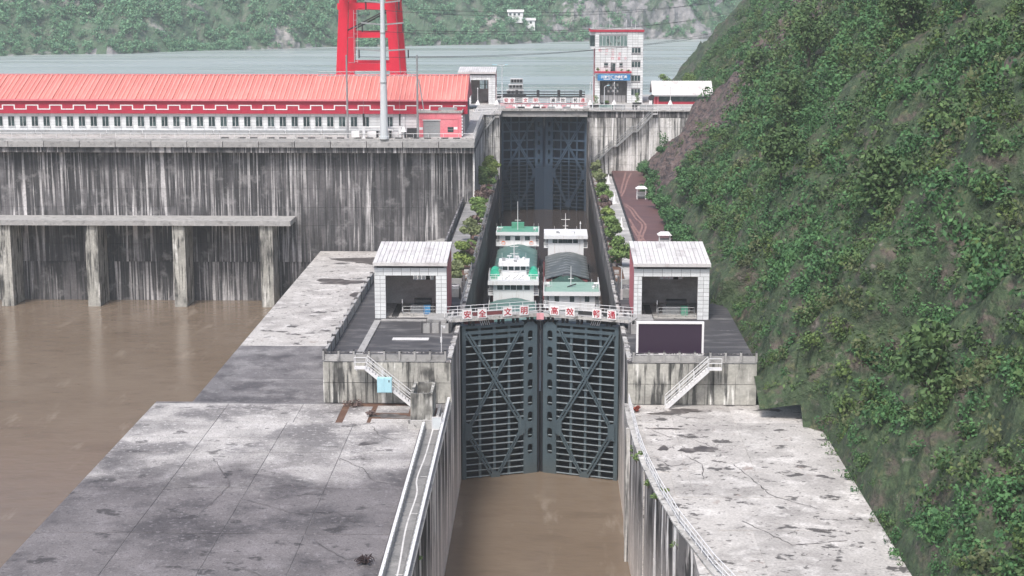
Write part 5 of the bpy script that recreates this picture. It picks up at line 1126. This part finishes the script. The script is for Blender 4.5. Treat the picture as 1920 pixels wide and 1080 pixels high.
# gantry crane
t = thing('gantry_crane', 'tall red gantry crane standing behind the coral roof', 'crane', (-31, 292, 10.2))
cr = K['crane_red']
for y in (286, 298):
    for (xb, xt) in ((-36.4, -35.2), (-26.0, -27.2)):
        m = MB().loft([[(xb - .95, y - .8, 10.9), (xb + .95, y - .8, 10.9), (xb + .95, y + .8, 10.9), (xb - .95, y + .8, 10.9)], [(xt - .8, y - .7, 34), (xt + .8, y - .7, 34), (xt + .8, y + .7, 34), (xt - .8, y + .7, 34)]]); m.build('leg', cr, t)
    for (z, h) in ((20.0, 1.3), (25.6, .9), (30.6, 1.1)): MB().bar((-36.5, y, z), (-26.4, y, z), 1.0, h).build('tie_beam', cr, t)
    MB().bar((-35.6, y - .2, 26), (-27.0, y - .2, 30.4), .25, .25).build('brace', K['dark_steel'], t)
    MB().box(-38.6, -24.6, y - .9, y + .9, 10.2, 10.9).build('bogie', K['dark_steel'], t)
for x in (-35.1, -27.1): MB().bar((x, 275, 34.9), (x, 312, 34.9), 1.4, 1.8).build('main_girder', cr, t)
MB().box(-36.5, -26, 288, 295, 35.8, 39).build('trolley', cr, t)
for z in (18.7, 20.8, 25.2): MB().box(-34.6, -33.5, 284.9, 285.1, z, z + .06).build('platform', K['grey_steel'], t)
for k in range(8): MB().box(-33.6, -33.0, 285.2, 285.3, 21 + 1.2*k, 21.05 + 1.2*k).build('rung', K['white_steel'], t)
for x in (-33.6, -33.0): MB().cyl((x, 285.25, 20.8), (x, 285.25, 30), .04, n=6).build('ladder_rail', K['white_steel'], t)

# ================================================================== UPPER DECK
gatehouse(-1, 'small white tiled building left of the far gate', -16.9, -9.6, Y0=316, Y1=323, z1=17.5, z2=18.1, z0=ZU, op=(-14.4, -11.0), zop=15.95)
t = thing('control_tower', 'white tiled control tower with red cornice and blue banner', 'tower', (14.7, 325, ZU))
TX0, TX1, TY = 10.0, 19.5, 320.0
g_ = K['grout']
MB().box(TX0, TX1, TY + 2.2, TY + 10, ZU, 25.2).build('core', K['red_wall'], t)
MB().box(TX0, 11.02, TY, TY + 2.19, ZU, 25.2).box(16.4, TX1, TY, TY + 2.19, ZU, 25.2).box(11.02, 16.4, TY, TY + 2.19, 15.55, 25.2).build('front_wall', g_, t)
MB().box(11.03, 16.39, TY + 2.1, TY + 2.18, ZU, 15.54).build('door_back', K['interior_dark'], t)
for i in range(5):
    for k in range(3): bpiece('door_pane', t, K['pane_light'] if (i + k) % 2 else K['interior'], 12.6 + .45*i, 12.98 + .45*i, TY + 2.05, TY + 2.09, 13.2 + .62*k, 13.7 + .62*k)
for i in range(6): bpiece('door_leaf', t, K['interior'], 11.2 + .85*i, 11.97 + .85*i, TY + 2.03, TY + 2.09, ZU, 12.6)
wins = [(17.2, 19.0, 21.1, 22.05), (17.2, 19.0, 18.3, 19.33), (17.2, 19.0, 15.56, 16.6), (17.2, 19.0, 12.8, 13.95)]
holes_ = wins + [(10.75, 16.35, 22.45, 24.4), (11.0, 16.4, 11.2, 15.55), (13.1, 14.05, 17.55, 19.0), (11.75, 12.6, 18.6, 19.0), (14.8, 15.5, 18.6, 19.0)]
nx, nz = 9, 28; dx, dz = (TX1 - TX0)/nx, (25.2 - ZU)/nz
for i in range(nx):
    for k in range(nz):
        a, b, c, d = TX0 + i*dx + .025, TX0 + (i+1)*dx - .025, ZU + k*dz + .025, ZU + (k+1)*dz - .025
        segs = [(a, b)]
        for (h0, h1, v0, v1) in holes_:
            if d > v0 + .05 and c < v1 - .05:
                ns = []
                for p, q in segs:
                    if h1 <= p or h0 >= q: ns.append((p, q))
                    else:
                        if h0 - p > .05: ns.append((p, h0))
                        if q - h1 > .05: ns.append((h1, q))
                segs = ns
        for p, q in segs: bpiece('tile', t, K['tile_white'], p, q, TY - .04, TY, c, d)
def window(t, x0, x1, z0, z1, y, mat, nmul=2, parent=None):
    wv = bpiece('window', t, mat, x0, x1, y - .02, y + .03, z0, z1)
    for i in range(nmul + 1):
        xx = x0 + (x1 - x0)*i/nmul; bpiece('mullion', wv, K['white_steel'], xx - .035, xx + .035, y - .06, y - .021, z0, z1)
    bpiece('sill', wv, K['white_steel'], x0 - .08, x1 + .08, y - .1, y - .001, z0 - .09, z0 - .005)
for wv in wins: window(t, *wv, TY - .03, K['glass'], 3)
window(t, 10.75, 16.35, 22.45, 24.4, TY - .03, K['glass_pale'], 8)
window(t, 11.75, 12.6, 18.6, 19.0, TY - .03, K['glass'], 1); window(t, 14.8, 15.5, 18.6, 19.0, TY - .03, K['glass'], 1)
bpiece('balcony_door', t, K['glass'], 13.1, 14.05, TY - .05, TY, 17.55, 19.0); bpiece('door_curtain', t, K['pane_light'], 13.15, 13.55, TY - .07, TY - .051, 17.8, 18.95)
MB().box(9.1, 10.0, TY + .3, TY + 9, 21.9, 25.2).build('corner_bay', K['tile_white'], t); MB().box(9.06, 9.94, TY + .25, TY + .299, 22.4, 24.5).build('bay_window', K['glass'], t); MB().box(9.05, 9.099, TY + .5, TY + 8, 22.4, 24.5).build('bay_window', K['glass'], t)
MB().box(8.95, 19.65, TY - .25, TY + 10.2, 25.201, 25.6).build('cornice', K['crimson'], t); MB().box(9.1, 19.5, TY - .1, TY + 10, 25.601, 25.75).build('roof', K['conc_kerb'], t)
for z in (12.5, 15.2, 18, 20.5): MB().box(9.94, 9.999, TY + .1, TY + .7, z, z + 1.1).build('side_window', K['dark_steel'], t)
MB().box(9.9, 17.2, TY - 1.1, TY - .05, 17.2, 17.5).build('balcony', K['crimson'], t); MB().box(9.95, 17.1, TY - .9, TY - .05, 16.95, 17.19).build('balcony_soffit', K['tile_white'], t)
sg = MB().box(10.5, 16.95, TY - 1.0, TY - .92, 15.72, 16.94).build('banner', K['sign_blue'], t)
for x0_, x1_ in ((11.7, 13.0), (13.4, 14.7), (14.9, 15.6)): bpiece('banner_line', t, K['sign_white'], x0_, x1_, TY - 1.02, TY - 1.001, 15.9, 16.02)
me = glyphs('川渝航道 四季畅通', .62, K['sign_white'], .03); c = bpy.data.objects.new('lettering', me); COL.objects.link(c); c.parent = t; c.location = Vector((13.75, TY - 1.03, 16.42)) - org(t)
for row, (chs, xs, z) in enumerate([('和江二', (10.95, 12.3, 13.5), 21.6), ('一三元', (12.15, 13.5, 14.85), 20.85), ('行量小', (13.45, 14.75, 16.0), 20.05)]):
    for ch, x in zip(chs, xs):
        me = glyphs(ch, .62, K['sign_pale_red'], .02); c = bpy.data.objects.new('lettering', me); COL.objects.link(c); c.parent = t; c.location = Vector((x, TY - .06, z)) - org(t)
for i, (x, z) in enumerate(((12.2, 26), (15.5, 26.2), (17.3, 26.1))): MB().box(x - .3, x + .3, TY + 1, TY + 1.6, 25.75, z).build('roof_unit', K['grey_steel'], t)
for x in (9.6, 12.9, 16.2, 17.2, 18): MB().cyl((x, TY + 2, 25.7), (x, TY + 2, 27.2 + (x % 1)*1.6), .04, .02, 6).build('aerial', K['white_steel'], t)
for i, (x, h, r_, lab) in enumerate([(10.55, .95, .34, 'dark potted plant at the left end of the tower balcony'), (12.3, .4, .28, 'low potted plant left of the balcony door'), (15.3, .45, .3, 'low potted plant right of the balcony door'), (16.6, .4, .3, 'potted plant at the right end of the tower balcony')]):
    bush('balcony_plant', lab, (x, TY - .55, 17.5), r_, h, K['leaf_green'], 500 + i, 150, .09)
# red building right of the tower
t = thing('crimson_shed', 'crimson shed with pale grey pitched roof right of the tower', 'building', (27, 321, ZU))
MB().box(21.7, 33, 317.5, 325, ZU, 13.0).build('wall', K['crimson'], t); MB().box(22.6, 32.5, 317.42, 317.5, 11.7, 12.75).build('window', K['glass'], t)
for x in (21.65, 22.3): bpiece('post', t, K['pink'], x, x + .18, 317.35, 317.5, ZU, 13)
m = MB(); V = []
for i in range(121):
    x = 21.2 + 12*i/120; w_ = .025*math.sin(2*math.pi*x/.5); V += [(x, 316.9, 12.95 + w_), (x, 321.2, 15.55 + w_), (x, 325.6, 12.95 + w_)]
m.add(V, [f for i in range(120) for f in ((3*i, 3*i+3, 3*i+4, 3*i+1), (3*i+1, 3*i+4, 3*i+5, 3*i+2))]); m.build('roof', K['roof_white'], t)
MB().prism([(21.75, 317.2, 12.95), (21.75, 325.3, 12.95), (21.75, 321.2, 15.4)], (.1, 0, 0)).build('gable', K['grey_steel'], t)
MB().box(21.2, 33.2, 316.8, 316.9, 12.75, 13.0).build('gutter', K['grey_steel'], t)
tree('shed_tree', 'dark tree behind the crimson shed', (24.5, 328, ZU), 5.6, 1.8, K['leaf_green'], 601, 800, .2)
tree('shed_tree', 'small dark tree beyond the crimson shed roof', (29.5, 329, ZU), 5.8, 2.0, K['leaf_green'], 602, 800, .2)
# railings, lamps, planters
railing('deck_railing', 'white railing along the top of the pale upper wall', [(8.2, 300.2, ZU + .16), (43, 300.2, ZU + .16)], 1.0, 2.2, (1, .5), K['white_steel'], .04, .04)
railing('deck_railing', 'white railing around the left upper lock head', [(-12.8, 291, ZU), (-8.2, 291, ZU + .16)], 1.0, 1.5, (1, .5), K['white_steel'], .04, .04)
def flag_lamp(x, y, z, label, h=4.2):
    t = thing('lamp_post', label, 'lamp post', (x, y, z), 'white lamp posts with conical shades')
    MB().cyl((x, y, z), (x, y, z + h), .07, .05, 8).build('post', K['white_steel'], t); MB().cyl((x, y, z + 1.1), (x, y, z + 1.9), .5, .12, 8).build('shade', K['sign_white'], t); MB().cyl((x, y, z + h), (x, y, z + h + .3), .12, .05, 8).build('finial', K['white_steel'], t)
flag_lamp(13.1, 301.2, ZU, 'white lamp post in front of the tower doorway', 5); flag_lamp(23.6, 301.2, ZU, 'white lamp post in front of the crimson shed', 4.2)
flag_lamp(-22.3, 255.3, 10.2, 'white lamp post on the platform left of the pink annex', 3.2); flag_lamp(8.6, 301.2, ZU, 'white lamp post at the right end of the gate bridge', 5)
flag_lamp(-8.9, 301.2, ZU, 'white lamp post at the left end of the gate bridge', 4); flag_lamp(-12.4, 300, ZU, 'white lamp post before the small tiled building', 4)
def street_lamp(x, y, z, h, arms, label):
    t = thing('street_lamp', label, 'street lamp', (x, y, z)); MB().cyl((x, y, z), (x, y, z + h), .11, .07, 8).build('post', K['pole_white'], t)
    for l in arms:
        MB().cyl((x, y, z + h), (x + l*.6, y, z + h + .25), .05, n=6).build('arm', K['pole_white'], t); MB().bar((x + l*.5, y, z + h + .22), (x + l, y, z + h + .32), .35, .12).build('lamp_head', K['blue_box'], t)
street_lamp(-8.2, 312, ZU, 7.7, (-1.9, 1.1), 'tall double arm street lamp left of the far gate'); street_lamp(11.6, 311, ZU, 3.8, (1.0,), 'curved white lamp in front of the tower doorway'); street_lamp(9.2, 306, ZU, 6.0, (.6,), 'slim pole left of the control tower')
for i, (x, y, lab) in enumerate([(18.1, 314, 'round topiary in a pot right of the tower door'), (11.8, 313, 'potted bush left of the tower door'), (9.6, 308, 'tall dark bush at the corner of the tower')]):
    t = thing('planter', lab, 'planter', (x, y, ZU)); MB().cyl((x, y, ZU), (x, y, ZU + .55), .75, .95, 10).build('pot', K['dark_steel'], t)
    rg = np.random.default_rng(700 + i); cl = [(rg.normal()*.3, rg.normal()*.3, .8 + .35*k, .42) for k in range(5)] if i != 1 else [(rg.normal()*.5, rg.normal()*.3, .75, .4) for k in range(5)]
    o = bpy.data.objects.new('foliage', quadmesh('foliage', leaf_cloud(rg, cl, 300, .1), K['leaf_green'])); COL.objects.link(o); o.parent = t
for i, (x0, x1, c, lab) in enumerate([(13.3, 15.3, 'grey_steel', 'grey bench before the tower railing'), (10.3, 13, 'glass_pale', 'pale green planter trough before the tower'), (16.6, 17.6, 'dark_steel', 'dark box before the tower'), (18.0, 20.6, 'grey_steel', 'long grey bench right of the tower')]):
    t = thing('deck_bench', lab, 'bench', ((x0 + x1)/2, 303, ZU)); MB().box(x0, x1, 302.8, 303.4, ZU + .3, ZU + .42).build('seat', K[c], t)
    MB().box(x0, x1, 303.41, 303.46, ZU + .43, ZU + .95).build('back', K[c], t)
    for x in (x0 + .1, x1 - .22): bpiece('leg', t, K[c], x, x + .12, 302.85, 303.35, ZU, ZU + .29)
for i, (x, y, lab) in enumerate([(20.6, 312, 'grey valve stand between tower and crimson shed'), (21.0, 314.5, 'dark valve stand beside the crimson shed')]):
    t = thing('valve_stand', lab, 'machine', (x, y, ZU)); MB().box(x - .3, x + .3, y - .3, y + .3, ZU, ZU + 1.2).build('stand', K['dark_steel'] if i else K['white_steel'], t); MB().cyl((x, y - .35, ZU + 1.6), (x, y - .3, ZU + 1.6), .5, .5, 12).build('wheel', K['dark_steel'], t)
    MB().cyl((x, y, ZU + 1.2), (x, y, ZU + 1.7), .12, .12, 8).build('spindle', K['grey_steel'], t)
# overhead wires
def wire(a, b, sag, label):
    a, b = Vector(a), Vector(b); pts = [a + (b - a)*f - Vector((0, 0, 4*sag*f*(1-f))) for f in np.linspace(0, 1, 33)]
    tag(MB().path(pts, .035, 4).build('overhead_wire', K['dark_steel'], origin=a), label, 'wire', 'overhead wires across the river view')
for k, (z, sg_) in enumerate([(24.1, 3), (28.2, 3.2), (31.6, 3.4)]):
    wire((-21.4, 255, z - .9), (75, 420, z + 4), sg_, ['lowest', 'middle', 'highest'][k] + ' overhead wire running from the thick pole across the river view')
    wire((-29.2, 255, z - .9), (66, 430, z + 3), sg_ + .6, 'second ' + ['lowest', 'middle', 'highest'][k] + ' overhead wire behind the front ones')

# ================================================================== AIR
hz = MB().box(-440, 440, -40, 1100, -24, 84).build('haze', K['grout'])
hm = bpy.data.materials.new('haze_air'); hm.use_nodes = True; hn = hm.node_tree; hn.nodes.clear()
ho = hn.nodes.new('ShaderNodeOutputMaterial'); pv = hn.nodes.new('ShaderNodeVolumePrincipled')
pv.inputs['Color'].default_value = (.9, .98, 1, 1); pv.inputs['Density'].default_value = .00026; pv.inputs['Anisotropy'].default_value = .1
hn.links.new(pv.outputs[0], ho.inputs['Volume']); hz.data.materials.clear(); hz.data.materials.append(hm)
tag(hz, 'pale haze over the river and lock', None, None, 'stuff')
